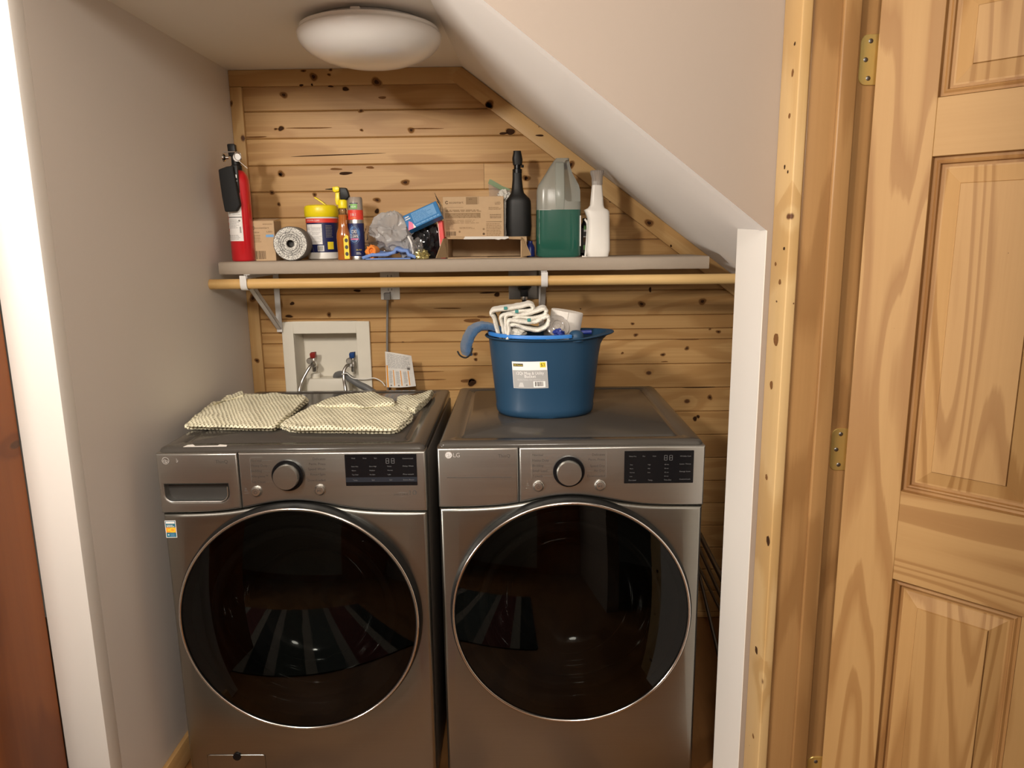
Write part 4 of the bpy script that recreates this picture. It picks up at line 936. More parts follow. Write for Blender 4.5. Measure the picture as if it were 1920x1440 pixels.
# tilted blue carton
c = at(791.5, 404.5, 2.468); R = thing('blue_carton', 'bright blue printed carton tilted on top of the bags', 'box', (c.x, 2.468, c.z))
R.rotation_euler = (-.38, -.405, 0)
s_ = 2.47/FPX; w, h, d = 67*s_, 31*s_, .030
mb = MB(); mb.box((-w/2, 0, -h/2), (w/2, d, h/2)); mb.build('box_body', 'carton_blue', R, bevel=.001, seg=1)
A = Art(); A.rect(-w*.27, -h*.24, w*.40, h*.42, 'carton_lightblue', .0002); A.lines(-w*.25, -h*.20, w*.38, h*.40, 7, 'carton_blue', .0003, .35, .5, 3); A.lines(-w*.25, -h*.42, w*.47, -h*.30, 1, 'carton_lightblue', .0003, .8)
A.poly([(-w*.5, -h*.5), (-w*.28, -h*.5), (-w*.33, -h*.1), (-w*.40, h*.05)], 'pink_print', .0002); A.poly([(-w*.34, -h*.5), (-w*.27, -h*.5), (-w*.31, -h*.2)], 'label_white', .0004); A.lines(-w*.47, h*.15, -w*.32, h*.42, 2, 'label_white', .0003, .5)
A.build('printing', flat_y(0), R)
A = Art(); A.rect(-w/2+.001, .001, w/2-.001, d-.001, 'carton_pale', .0002); A.rect(w*.15, .002, w*.45, d-.002, 'pink_print', .0003); A.rect(-w*.1, .012, w*.15, d-.002, 'label_white', .0004); A.lines(-w*.07, .015, w*.12, d-.006, 2, 'print_dark', .0005)
A.build('top_printing', lambda u, v, hh: (u, v, h/2+hh), R)
# red carton leaning
R = root('red_carton', 'narrow red carton standing upright at the left of the open cardboard box', 'box', 829.5, 2.50)
a, b, c, e = loc(R, 826.5, 485), loc(R, 836.5, 485), loc(R, 829, 413.5), loc(R, 820, 413.5)
mb = MB(); mb.prism([(a[0], .0005), (b[0], .0005), c, e], 0, .07); mb.build('box_body', 'red_box', R, bevel=.001, seg=1)
A = Art(); A.poly([(a[0]+.0006, .002), (a[0]+.002, .002), (e[0]+.002, e[1]-.001), (e[0]+.0006, e[1]-.001)], 'label_white'); A.build('edge_print', flat_y(0), R)

# open box lying on its side, large bulb box and black bottle on it
bx0, bx1 = at(838.5, 480, 2.49).x, .028; bw = bx1-bx0; th = .003; bh = .0695
R = thing('open_carton', 'open brown cardboard box lying on its side under the black spray bottle', 'box', ((bx0+bx1)/2, 2.49, SHZ))
fr_ = at(978, 480, 2.49).x-R.location.x; hw = bw/2
mb = MB(); mb.box((-hw, 0, 0), (hw, .185, th)); mb.box((-hw, 0, bh-th), (hw, .185, bh)); mb.box((-hw, 0, th), (-hw+th, .185, bh-th)); mb.box((fr_-th, 0, th), (hw, .185, bh-th)); mb.box((-hw+th, .182, th), (fr_-th, .185, bh-th)); mb.build('box_body', 'kraft', R, bevel=.0006, seg=1)
def flap(name, pts, m, t=.0025):
    P = [Vector(p) for p in pts]; nrm = (P[1]-P[0]).cross(P[2]-P[0]).normalized()*t
    mb = MB(); n = len(P); mb.add(P+[p+nrm for p in P], [tuple(range(n)), tuple(reversed(range(n, 2*n)))]+[(i, i+n, (i+1) % n+n, (i+1) % n) for i in range(n)]); return mb.build(name, m, R, smooth=0)
u = loc(R, 822, 480, 2.45)
flap('flap', [(-hw, -.001, .003), (-hw, -.001, bh-.002), (-hw-.010, -.028, bh-.004), (-hw-.030, -.050, .012), (-hw-.033, -.052, .003)], 'kraft_dark')
flap('flap', [(fr_, -.001, .003), (fr_, -.001, bh-.002), (fr_+.008, -.018, bh-.012), (fr_+.028, -.035, .012), (fr_+.028, -.036, .008)], 'kraft_dark')
a0 = loc(R, 872, 445)[0]; a1 = loc(R, 953, 445)[0]
flap('flap', [(-hw+.002, -.001, bh), (a0, -.001, bh), (a0+.002, -.006, bh-.005), (-hw+.004, -.005, bh-.004)], 'kraft')
flap('torn_flap', [(a0, -.0015, bh+.002), (a1, -.0015, bh+.001), (a1+.002, -.012, bh-.0035), (a1-.012, -.015, bh-.0075), (a1-.022, -.014, bh-.006), (a1-.032, -.0155, bh-.0085), (a1-.045, -.014, bh-.006), (a0-.004, -.013, bh-.0055)], 'kraft_white', .0015)
flap('flap', [(a1+.001, -.001, bh), (fr_-.002, -.001, bh), (fr_-.002, -.012, bh-.008), (a1+.002, -.012, bh-.006)], 'kraft')
cx = at(888.5, 444, 2.55)
R = thing('large_bulb_box', 'large brown cardboard bulb box standing on the open carton', 'box', (cx.x, 2.55, SHZ+bh+.0005)); w, h = .2055, .134
carton(R, w, .09, h)
A = Art(); A.ring(-.089, .115, .003, .0055, 'kraft_ink', a0=.5, a1=5.8); A.text('ecosmart', -.081, .1115, .008, 'kraft_ink', width=.048); A.rect(-.024, .108, .015, .132, 'kraft_print', .00015); A.text('60W', -.014, .123, .004, 'kraft_ink'); A.rect(.0175, .109, .0185, .133, 'kraft_ink')
A.text('LED', .074, .107, .0085, 'kraft_ink', width=.018)
A.rect(-.095, .0985, -.033, .0995, 'kraft_print'); A.lines(-.094, .084, .028, .092, 2, 'kraft_print', fill=.7, jag=.1); A.rect(-.096, .063, .024, .080, 'kraft_print', .0001); A.lines(-.095, .064, .022, .079, 4, 'kraft', .0002, .3, .1); A.lines(-.094, .046, .022, .060, 3, 'kraft_print', fill=.35)
A.lines(-.093, .026, -.065, .046, 5, 'kraft_print', fill=.45); A.lines(-.048, .028, .005, .035, 2, 'kraft_print', fill=.45); A.bars(-.093, .005, -.060, .019, 'kraft_ink', n=18); A.disc(-.048, .018, .0035, 'kraft_print'); A.disc(.034, .010, .004, 'kraft_ink'); A.disc(.034, .026, .0035, 'kraft_print')
A.lines(.052, .090, .096, .100, 3, 'kraft_print', fill=.5, seed=7); A.lines(.056, .062, .096, .078, 3, 'kraft_ink', fill=.35, seed=8); A.rect(.043, .049, .096, .0505, 'kraft_ink'); A.lines(.043, .004, .095, .047, 8, 'kraft_print', fill=.45, seed=9)
A.build('printing', flat_y(0), R)
R = root('black_spray_bottle', 'matte black spray bottle standing on the open carton beside the green jug', 'bottle', 971, 2.585, SHZ+bh+.0005)
Q = lambda a, b: loc(R, a, b)
def secs(L): return [(Q(0, py)[1], Q(a, py)[0], Q(b, py)[0], d) for py, a, b, d in L]
sx = secs([(441.5, 950.5, 995, .052), (437, 948.5, 997, .055), (420, 949, 996, .056), (397, 949, 995.8, .055), (390, 949.3, 995.2, .054), (385.5, 950.8, 993.2, .051), (381, 954.5, 988.5, .044), (375, 957.8, 982.8, .036), (366, 959.6, 980.6, .030), (350, 961, 979, .027), (337, 961, 978.5, .027)])
sx[0] = (0, *sx[0][1:])
mb = MB(); flatloft(mb, sx); mb.build('body', 'black_plastic', R, smooth=60)
mb = MB(); flatloft(mb, secs([(338, 961, 979, .030), (331, 961, 979, .030), (330, 963.5, 976.5, .024), (323, 963.5, 976.5, .024)]), p=2); mb.build('collar', 'black_gloss', R, smooth=30)
mb = MB(); flatloft(mb, secs([(323, 962, 979, .030), (313, 960.5, 980, .032), (310, 960.5, 979.5, .032), (300, 962.5, 977.5, .030), (297, 962.5, 977, .028)]), p=3); mb.build('cap', 'black_plastic', R, smooth=35)
a = Q(980, 311.5); mb = MB(); mb.lathe([(.004, -.006), (.005, 0), (.0035, .004)], (a[0], 0, a[1]), 14, axis='x'); mb.build('spout', 'black_plastic', R)
# zip bag behind the box
R = thing('zip_bag', 'clear zip bag with a green strip behind the large bulb box', 'bag', (at(930, 360, 2.672).x, 2.672, SHZ+bh+.0005))
Q = lambda a, b: loc(R, a, b)
f = lambda L: [Q(a, b) for a, b in L]
mb = MB(); mb.prism(f([(918, 336), (922, 337), (942, 349), (958, 355), (955, 357), (938, 356), (915, 344)]), -.002, .0); mb.build('zip_strip', 'green_film', R, smooth=0)
mb = MB(); pts = f([(916, 344), (937, 356), (956, 357), (962, 372)]); mb.prism(pts+[(Q(962, 372)[0], .001), (Q(920, 372)[0], .001)], -.0035, -.0025); mb.build('bag_film', 'film', R, smooth=0)
a = Q(945, 368); mb = MB(); blob(mb, (a[0], -.004, a[1]), (.022, .016, .020), 3, .5, 2.2, 30, 18, ridge=True); blob(mb, (a[0], 0, .06), (.02, .014, .06), 6, .2); mb.build('contents', 'terry_white', R, smooth=20)
R = thing('wire_coil', 'thin dark loops of wire sticking up at the left of the large bulb box', 'wire', (at(825, 400, 2.60).x, 2.60, SHZ))
Q = lambda a, b, dy=0: (loc(R, a, b)[0], dy, max(.002, loc(R, a, b)[1]))
for k in range(4):
    mb = MB(); mb.tube([Q(815+k*1.5, 362+k*5), Q(820+k*1.3, 372+k*4, .004*k), Q(828-k, 385+k*3, .004*k), Q(831-k, 402, .002), Q(827-k, 425, 0), Q(824, 487, 0)], .0008+.0003*(k % 2), 6, sub=5); mb.build('wire', 'dark_metal' if k % 2 else 'seam_dark', R)
R = root('small_blue_bottle', 'small deep blue bottle in the shade between carton and green jug', 'bottle', 994.5, 2.60)
mb = MB(); mb.lathe([(.013, 0), (.0155, .002), (.0155, .032), (.011, .042), (.008, .045), (.008, .054), (.002, .055)], n=24); mb.build('body', 'deep_blue', R, smooth=50)

# jug of green cleaner
R = root('cleaner_jug', 'tall clear plastic jug half full of green liquid', 'jug', 1046.5, 2.515)
Q = lambda a, b: loc(R, a, b)
def S_(L): return [(max(0, Q(0, py)[1]), Q(a, py)[0], Q(b, py)[0], d) for py, a, b, d in L]
J = S_([(485, 1009, 1084, .094), (480, 1005.5, 1087.5, .102), (440, 1005, 1088, .104), (400, 1005.5, 1088, .104), (372, 1006, 1087.5, .102), (362, 1008.5, 1085, .096), (352, 1015, 1079.5, .086), (340, 1023, 1073, .072), (328, 1030, 1069, .058), (318, 1037, 1067, .044), (312, 1042, 1066.5, .038)])
J[0] = (0.0005, *J[0][1:])
def shift(sec, k): return [(z, a+k, b-k, d-2*k) for z, a, b, d in sec]
mb = MB(); flatloft(mb, J, p=4.5, n=36); jb = mb.build('body', 'jug_plastic', R, smooth=50)
a, b = Q(1057, 379), Q(1100, 318)
mb = MB(); mb.prism(rrect(a[0], a[1], b[0], b[1]+.03, .012, 6), -.2, -.008); ct = mb.build('cut', None, R, smooth=0)
md = jb.modifiers.new('hollow', 'BOOLEAN'); md.operation = 'DIFFERENCE'; md.object = ct; md.solver = 'EXACT'
bpy.context.view_layer.update(); me2 = bpy.data.meshes.new_from_object(jb.evaluated_get(bpy.context.evaluated_depsgraph_get())); jb.modifiers.clear(); jb.data = me2; bpy.data.objects.remove(ct)
me2.polygons.foreach_set('use_smooth', [True]*len(me2.polygons)); me2.set_sharp_from_angle(angle=math.radians(40))
lz = Q(0, 408)[1]; mb = MB(); flatloft(mb, shift([(.0004, *J[0][1:]), (.007, *J[1][1:]), (.06, *J[2][1:]), (lz, *J[3][1:])], -.0005), p=4.5, n=36); mb.build('liquid', 'green_liquid', R, smooth=50, label='green cleaning liquid')
a, b = Q(1048.5, 304), Q(1048.5, 395)
mb = MB(); mb.loft([[(a[0]+sx_*w_, y_, z_) for sx_, y_ in ((-1, ys_), (1, ys_), (1, ye_), (-1, ye_))] for z_, w_, ys_, ye_ in ((b[1], .0145, -.0530, -.046), (b[1]+.05, .0150, -.0560, -.040), (a[1]-.07, .0150, -.050, -.030), (a[1]-.025, .015, -.034, -.012), (a[1]-.006, .0145, -.030, 0), (a[1], .0125, -.022, .004))]); mb.build('handle', 'jug_plastic', R, bevel=.004, seg=3)
a = Q(1060.5, 311); mb = MB(); mb.lathe([(.0125, -.010), (.0125, .008), (.011, .0105), (.001, .011)], (a[0]-.006, .010, a[1]), 24); mb.build('cap', 'deep_blue', R, smooth=40)
A = Art(); 
for py in (418, 432, 446): u, w = Q(1010, py); A.rect(u, w, u+.0010, w+.012, 'print_light', .0002)
u, w = Q(1010, 395); u2, _ = Q(1032, 395); A.rect(u, w, u2, w+.0008, 'print_white'); A.rect(u, Q(0, 470)[1], u+.0007, w, 'print_light')
u, w = Q(1084.5, 461); A.rect(u, w, u+.0035, w+.098, 'print_white'); A.build('moulded_mark', flat_y(-.0522), R)
# dark small bottle
R = root('dark_bottle', 'small dark bottle with green label half hidden behind the white spray bottle', 'bottle', 1096, 2.585)
mb = MB(); mb.lathe([(.0125, 0), (.0155, .002), (.0155, .100), (.010, .112), (.008, .116), (.008, .128), (.001, .129)], n=24); mb.build('body', 'black_gloss', R, smooth=50)
A = Art(.003); A.rect(-.02, .012, .02, .095, 'print_dark', .0002); A.rect(-.004, .083, .006, .100, 'label_white', .0006); A.rect(-.004, .090, .004, .104, 'green_print', .0008); A.rect(-.006, .048, .007, .068, 'kraft_ink', .0004); A.rect(-.006, .065, .008, .068, 'kraft_white', .0006); A.rect(-.005, .022, .004, .038, 'green_print', .0006)
A.build('label', on_cyl(.0155), R)
# white spray bottle
R = root('white_spray_bottle', 'white plastic spray bottle with clear cap at the right end of the shelf', 'bottle', 1120, 2.49)
Q = lambda a, b: loc(R, a, b)
Wb = S_([(485, 1101, 1140, .046), (483, 1098, 1143, .050), (470, 1099.5, 1143, .050), (440, 1101, 1142.5, .050), (425, 1101, 1142.5, .050), (412, 1096.5, 1142, .049), (408.5, 1094.5, 1139.5, .045), (405, 1102, 1133, .038), (400, 1106, 1131.5, .032), (385, 1107.5, 1130.5, .029), (363, 1109.5, 1128.5, .027)])
Wb[0] = (.0005, *Wb[0][1:])
mb = MB(); flatloft(mb, Wb, p=3.4); bd = mb.build('body', 'bottle_white', R, smooth=50)
e = lambda a, b: (Q(a, b)[0], 0, Q(a, b)[1])
mb = MB(); mb.tube([e(1096, 411), e(1100, 416), e(1101.5, 424), e(1101, 440), e(1099, 465), e(1097, 484)], .0035, 10, sub=4); mb.tube([e(1091, 481), e(1104, 483)], .0035, 10); mb.build('side_grip', 'bottle_white', R)
for k in range(5):
    mb = MB(); u, w = Q(1108.5-k*.35, 369+k*5.0); mb.lathe([(.001, -.002), (.002, 0), (.001, .002)], (u, 0, w), 10); mb.build('grip_rib', 'bottle_white', bd)
mb = MB(); flatloft(mb, S_([(363.5, 1110, 1128, .026), (355, 1110.5, 1127.5, .026)]), p=2); mb.build('neck_ring', 'print_white', R)
mb = MB(); N = 40; rings = []
for py, hw_ in ((362, 9.2), (349, 9.5), (345, 10.5), (341, 11.8), (336, 11.8), (335, 10)):
    z_ = Q(0, py)[1]; c_ = Q(1119.5, py)[0]; rr = hw_*2.49/FPX; rings.append([(c_+rr*(1+.05*(k % 2))*math.cos(2*PI*k/N), rr*(1+.05*(k % 2))*math.sin(2*PI*k/N), z_) for k in range(N)])
mb.loft(rings); mb.build('cap', 'clear_cap', R, smooth=20)

# ---------------------------------------------------------------- ceiling light
R = thing('ceiling_light', 'round flush ceiling light with a white glass dome, switched off', 'ceiling light', (-.402, 2.165, CZ))
mb = MB(); mb.lathe([(.150, -.016), (.155, -.013), (.155, -.004), (.150, 0)], n=64); mb.build('base_plate', 'white_metal', R, smooth=40)
pf = [(.186, -.0165), (.190, -.018), (.1905, -.022), (.189, -.024), (.1885, -.026), (.194, -.030), (.196, -.034), (.1945, -.039)]
for k in range(1, 15): t = k/14; pf.append((.1945*math.cos(t*PI/2*.995)**.85 if t < 1 else .001, -.039-.072*math.sin(t*PI/2)**1.15))
mb = MB(); mb.lathe(pf, n=96); mb.build('dome', 'dome_glass', R, smooth=70)
mb = MB(); mb.box((-.012, -.187, -.018), (.012, -.150, -.010)); mb.build('clip', 'white_metal', R, bevel=.001)

# ---------------------------------------------------------------- washer supply box in the wall
R = thing('supply_box', 'white recessed washer supply box in the pine wall behind the washer', 'supply box', (-.72, BY, .94))
Q = lambda a, b, y=BY: loc(R, a, b, y)
o0 = -.159; o1 = .1665; zt = .265
mb = MB(); i0, i1, it = -.1165, .1175, .2215
def ringp(y, e, f): return [(o0+e, y, -.02), (o1-e, y, -.02), (o1-e, y, zt-e), (o0+e, y, zt-e)], [(i0-f, y, -.0), (i1+f, y, 0), (i1+f, y, it+f), (i0-f, y, it+f)]
for a, b in (((o0, -.012, -.03), (i0, -.0005, zt)), ((i1, -.012, -.03), (o1, -.0005, zt)), ((i0, -.012, it), (i1, -.0005, zt))): mb.box(a, b)
mb.build('frame', 'offwhite_plastic', R, bevel=.0015, seg=1, smooth=0)
mb = MB(); dp = .085
mb.add([(i0, -.008, -.03), (i1, -.008, -.03), (i1, -.008, it), (i0, -.008, it), (i0+.008, dp, -.03), (i1-.008, dp, -.03), (i1-.008, dp, it-.006), (i0+.008, dp, it-.006)], [(0, 3, 7, 4), (1, 5, 6, 2), (3, 2, 6, 7), (4, 7, 6, 5), (0, 4, 5, 1)])
mb.build('recess', 'offwhite_plastic', R, smooth=0)
mb = MB(); mb.box((i0+.03, .02, -.03), (i1-.045, dp-.002, .045)); mb.lathe([(.018, .044), (.018, .060), (.015, .062)], (-.062, .052, 0), 24); mb.build('ledge', 'offwhite_plastic', R, bevel=.002)
for nm, px, mm in (('hot_valve', 589, 'valve_red'), ('cold_valve', 662, 'valve_blue')):
    u, w = Q(px, 682, 2.755); y = .047
    mb = MB(); mb.lathe([(.008, -.03), (.009, -.012), (.012, -.010), (.012, .006), (.007, .012), (.007, .03)], (u, y, w), 20); mb.lathe([(.0095, -.036), (.0115, -.034), (.0115, -.018), (.0095, -.016)], (u-.004, y-.012, w+.018), 20, axis='y'); v = mb.build('valve', 'satin_metal', R, smooth=40)
    mb = MB(); mb.loft([[(u-.009, y-.018, w+.024), (u+.009, y-.018, w+.024), (u+.009, y+.008, w+.024), (u-.009, y+.008, w+.024)], [(u-.008, y-.026, w+.043), (u+.013, y-.026, w+.046), (u+.013, y-.004, w+.048), (u-.008, y-.004, w+.046)]]); mb.build('valve_handle', mm, v, bevel=.002, label=('red' if px == 589 else 'blue')+' valve handle')
def hose(name, label, cat, pts, r, m, group=None, knurl=None, n=14):
    p0 = Vector(pts[0]); R = thing(name, label, cat, p0, 0, group); mb = MB(); mb.tube([Vector(p)-p0 for p in pts], r, n, sub=8); mb.build('hose_run', m, R, smooth=60); return R
def hp(px, py, y): p = at(px, py, y); return (p.x, p.y, p.z)
for lab, a in (('braided steel supply hose under the red valve', [(588, 683, 2.728), (582, 687, 2.712), (574, 700, 2.70), (566, 716, 2.69), (561, 735, 2.672), (560, 775, 2.66)]), ('braided steel supply hose under the blue valve', [(656, 683, 2.728), (650, 686, 2.712), (645, 696, 2.70), (645, 712, 2.69), (648, 732, 2.672), (650, 775, 2.66)])):
    p = [hp(*q) for q in a]; R = hose('supply_hose', lab, 'hose', p, .0062, 'satin_metal', 'braided supply hoses')
    mb = MB(); mb.lathe([(.0105, -.004), (.0118, -.002), (.0118, .010), (.0095, .012)], (0, -.004, 0), 8, axis='y'); mb.build('coupling', 'chrome', R)
hose('drain_hose', 'grey corrugated drain hose looping out of the supply box', 'hose', [hp(*q) for q in ((630, 712, 2.765), (632, 703, 2.75), (645, 702, 2.725), (657, 710, 2.70), (672, 720, 2.688), (690, 729, 2.675), (712, 745, 2.66))], .0125, 'hose_grey')
hose('tie_cord', 'thin pale cord tied round the hoses and trailing to the right', 'cord', [hp(*q) for q in ((641, 702, 2.684), (650, 700, 2.68), (662, 709, 2.678), (682, 711, 2.68), (702, 709, 2.68), (716, 716, 2.68), (722, 724, 2.675))], .0022, 'white_thread', n=8)

# ---------------------------------------------------------------- outlets, cords, hanging leaflet
c = at(731.5, 532, BY); R = thing('wall_outlet', 'white two-gang wall outlet with grey cord, half behind the rod', 'outlet', (c.x, BY, c.z))
mb = MB(); mb.prism(rrect(-.035, -.0575, .035, .0575, .003), -.006, -.0003); mb.build('cover_plate', 'white_plastic', R, bevel=.0015)
for dz in (.0245, -.0245):
    mb = MB(); mb.prism(rrect(-.0165, dz-.0145, .0165, dz+.0145, .008), -.0078, -.005); so = mb.build('socket', 'white_plastic', R, bevel=.0006, seg=1)
    A = Art(); A.rect(-.0075, dz-.001, -.0055, dz+.008, 'seam_dark'); A.rect(.0055, dz+.0005, .0075, dz+.008, 'seam_dark'); A.disc(0, dz-.007, .0024, 'seam_dark'); A.build('slots', flat_y(-.0078), so)
p = [hp(*q) for q in ((727, 556, 2.688), (726.5, 580, 2.688), (726, 640, 2.69), (727, 700, 2.69), (728, 760, 2.69))]
R = hose('power_cord', 'grey washer power cord hanging from the white outlet', 'cord', p, .0042, 'cord_grey', n=10)
mb = MB(); mb.box((-.013, -.012, -.012), (.011, .0095, .014)); mb.build('plug', 'cord_grey', R, bevel=.003)
c = at(983, 531, BY); R = thing('dryer_outlet', 'steel dryer outlet plate with black plug behind the rod', 'outlet', (c.x, BY, c.z))
mb = MB(); mb.prism(rrect(-.0575, -.0575, .0575, .0575, .003), -.006, -.0003); mb.build('cover_plate', 'plate_steel', R, bevel=.0015)
mb = MB(); mb.lathe([(.0275, -.0105), (.0285, -.006)], n=36, axis='y'); mb.build('socket', 'plate_steel', R)
for sx in (-.043, .043):
    mb = MB(); mb.lathe([(.001, -.0072), (.0035, -.0065), (.0035, -.005)], (sx, 0, 0), 14, axis='y', cap=(True, False)); mb.build('screw', 'satin_metal', R)
p = [hp(*q) for q in ((983, 560, 2.672), (983, 575, 2.672), (982, 620, 2.68), (980, 700, 2.69), (978, 760, 2.69))]
R = hose('heavy_power_cord', 'thick black dryer cord going down behind the blue bucket', 'cord', p, .0085, 'black_plastic', n=12)
mb = MB(); dz = hp(983, 531, 2.69)[2]-p[0][2]
mb.loft([[(x_*k+0, y, z_*k+dz) for x_, z_ in rrect(-.026, -.026, .026, .026, .022, 6)] for k, y in ((1, .024), (1, -.004), (.85, -.018), (.4, -.022))]); mb.box((-.014, -.016, .008), (.014, .018, dz)); mb.build('plug', 'black_plastic', R, bevel=.003)
mb = MB(); mb.lathe([(.0115, -.004), (.0125, -.002), (.0125, .012), (.0115, .014)], n=20); mb.build('clamp', 'satin_metal', R)
# curled leaflet
R = thing('hanging_leaflet', 'curled printed leaflet hanging in front of the grey cord behind the washer', 'leaflet', (at(725, 726, 2.63).x, 2.63, at(725, 726, 2.63).z))
W_, H_ = .100, .132
def curl(u, v, h): 
    t = u/W_; k = v/H_
    x = .096*t+.012*(1-k)*t; y = -.028*math.sin(t*PI*.9)*(.6+.4*k)-h; z = v-.016*t*t*k*1.2+.004*t; return (x+.010*k*0, y, z)
A = Art(.006); A.rect(0, 0, W_, H_, 'paper', 0); A.build('sheet', curl, R)
A = Art(.006); A.rect(0, .056, W_, .0563, 'label_grey', .0006); A.rect(.003, 0, .0085, H_*.62, 'orange_print', .0006)
for k in range(3): A.rect(.028+.026*k, .006, .031+.026*k, .066, 'orange_print', .0006); A.lines(.012+.026*k, .016, .026+.026*k, .064, 13, 'label_grey', .0006, .45, .3, k); A.rect(.015+.027*k, .005, .020+.027*k, .010, 'print_grey', .0006)
A.lines(.008, .074, .094, .128, 13, 'label_grey', .0006, .4, .3, 9); A.rect(.080, .070, .089, .080, 'print_grey', .0007); A.build('printing', curl, R)

# ---------------------------------------------------------------- net laundry bags on the washer
def netbag(name, label, poly, layers, seed, zb, tip=None):
    P = [atz(a, b, z) for a, b, z in poly]; c = sum(P, Vector())/len(P); R = thing(name, label, 'laundry bag', (c.x, c.y, zb), 0, 'cream net laundry bags')
    for li, (edge, zlo, zhi, nm) in enumerate(layers):
        E = [Vector((atz(a, b, zz).x-c.x, atz(a, b, zz).y-c.y)) for a, b, zz in edge]
        # resample the outline
        n = 72; per = [0]
        for i in range(len(E)): per.append(per[-1]+(E[(i+1) % len(E)]-E[i]).length)
        O = []
        for k in range(n):
            s_ = per[-1]*k/n; i = max(j for j in range(len(E)) if per[j] <= s_); t = (s_-per[i])/(per[i+1]-per[i]); O.append(E[i].lerp(E[(i+1) % len(E)], t))
        for _ in range(1): O = [(O[k-1]+O[k]*2+O[(k+1) % n])/4 for k in range(n)]
        cc = sum(O, Vector((0, 0)))/n; rings = []; wv = []
        prof = [(.86, 0), (.985, .04), (1.0, .28), (1.0, .6), (.985, .85), (.955, 1.0), (.9, 1.02), (.8, 1.03), (.68, 1.04), (.55, 1.05), (.4, 1.05), (.25, 1.05), (.1, 1.05), (.0, 1.05)]
        for k, h in prof:
            ring = []
            for p in O:
                q = cc+(p-cc)*k; nz = noise.noise(Vector((q.x*14+seed, q.y*14, li*3)))*.007+noise.noise(Vector((q.x*45+seed, q.y*45, li)))*.0016
                z = zlo+(zhi-zlo)*h+(nz if h > .3 else 0); z += .003*math.sin(q.x*60+q.y*24+seed) if h > .9 else 0
                wob = 1+.012*noise.noise(Vector((p.x*40, p.y*40, h*2+seed+li)))
                ring.append((cc.x+(q.x-cc.x)*wob, cc.y+(q.y-cc.y)*wob, max(z, .0006)))
            rings.append(ring)
        mb = MB(); r = mb.loft(rings, cap=(True, False))
        for i in r: v = mb.v[i]; mb.wv[i] = (v[0]+.05*v[1]+v[2]*.1, v[1]*.42+v[2]*1.0, 0)
        o = mb.build(nm, 'net_cotton', R, smooth=60)
        mb = MB(); mb.loft([[(cc.x+(x-cc.x)*.965, cc.y+(y-cc.y)*.965, max(.0004, zlo+(z-zlo)*.80-.001)) for x, y, z in rg] for rg in rings], cap=(True, False)); mb.build('inside_layer', 'net_under', o, smooth=60)
    return R
LZ = MH
netbag('laundry_bag', 'folded cream net laundry bag on the washer, beside the grey wall', [(343, 805, LZ), (515, 808, LZ), (580, 742, LZ), (440, 738, LZ)],
  [([(342, 806, LZ), (517, 810, LZ), (582, 752, LZ), (560, 745, LZ), (452, 743, LZ), (392, 763, LZ)], 0, .012, 'lower_fold'),
   ([(346, 801, LZ+.013), (515, 805, LZ+.013), (576, 748, LZ+.013), (560, 742, LZ+.013), (455, 744, LZ+.013), (395, 764, LZ+.013)], .0125, .020, 'upper_fold'),
   ([(398, 762, LZ+.02), (420, 752, LZ+.02), (458, 744, LZ+.02), (456, 739, LZ+.02), (424, 746, LZ+.02)], .0205, .027, 'drawn_hem')], 3, LZ)
netbag('laundry_bag', 'rumpled cream net laundry bag spread on the washer, nearer the dryer', [(520, 803, LZ), (745, 812, LZ), (783, 775, LZ), (700, 742, LZ), (600, 757, LZ)],
  [([(518, 803, LZ), (545, 813, LZ), (745, 815, LZ), (776, 790, LZ), (770, 765, LZ), (690, 752, LZ), (596, 762, LZ), (560, 780, LZ)], 0, .012, 'lower_fold'),
   ([(522, 798, LZ+.013), (548, 808, LZ+.013), (742, 809, LZ+.013), (772, 782, LZ+.013), (762, 764, LZ+.013), (690, 756, LZ+.013), (600, 760, LZ+.013), (563, 776, LZ+.013)], .0125, .021, 'upper_fold'),
   ([(590, 764, LZ+.02), (625, 748, LZ+.02), (665, 743, LZ+.02), (702, 741, LZ+.02), (735, 752, LZ+.02), (742, 762, LZ+.02), (680, 766, LZ+.02)], .0205, .030, 'top_fold'),
   ([(742, 768, LZ), (778, 778, LZ), (802, 757, LZ), (814, 741, LZ), (800, 744, LZ), (778, 752, LZ), (745, 752, LZ)], 0.0, .018, 'corner_fold')], 9, LZ)
# torn paper strip at the front edge of the washer
c = atz(383, 838, .983); R = thing('torn_sticker', 'torn white paper strip at the front edge of the washer lid', 'paper', (c.x, c.y, .9852))
E_ = [(341, 840), (352, 835), (362, 834), (366, 837), (408, 836), (412, 834), (426, 835), (420, 841), (385, 840), (372, 842), (350, 842)]
pts = [(atz(a, b, .9852).x-c.x, max(atz(a, b, .9852).y, WY+.0155)-c.y) for a, b in E_]
mb = MB(); mb.prism(pts, .0003, .0012, axis='z'); mb.build('paper_strip', 'paper', R, smooth=0)

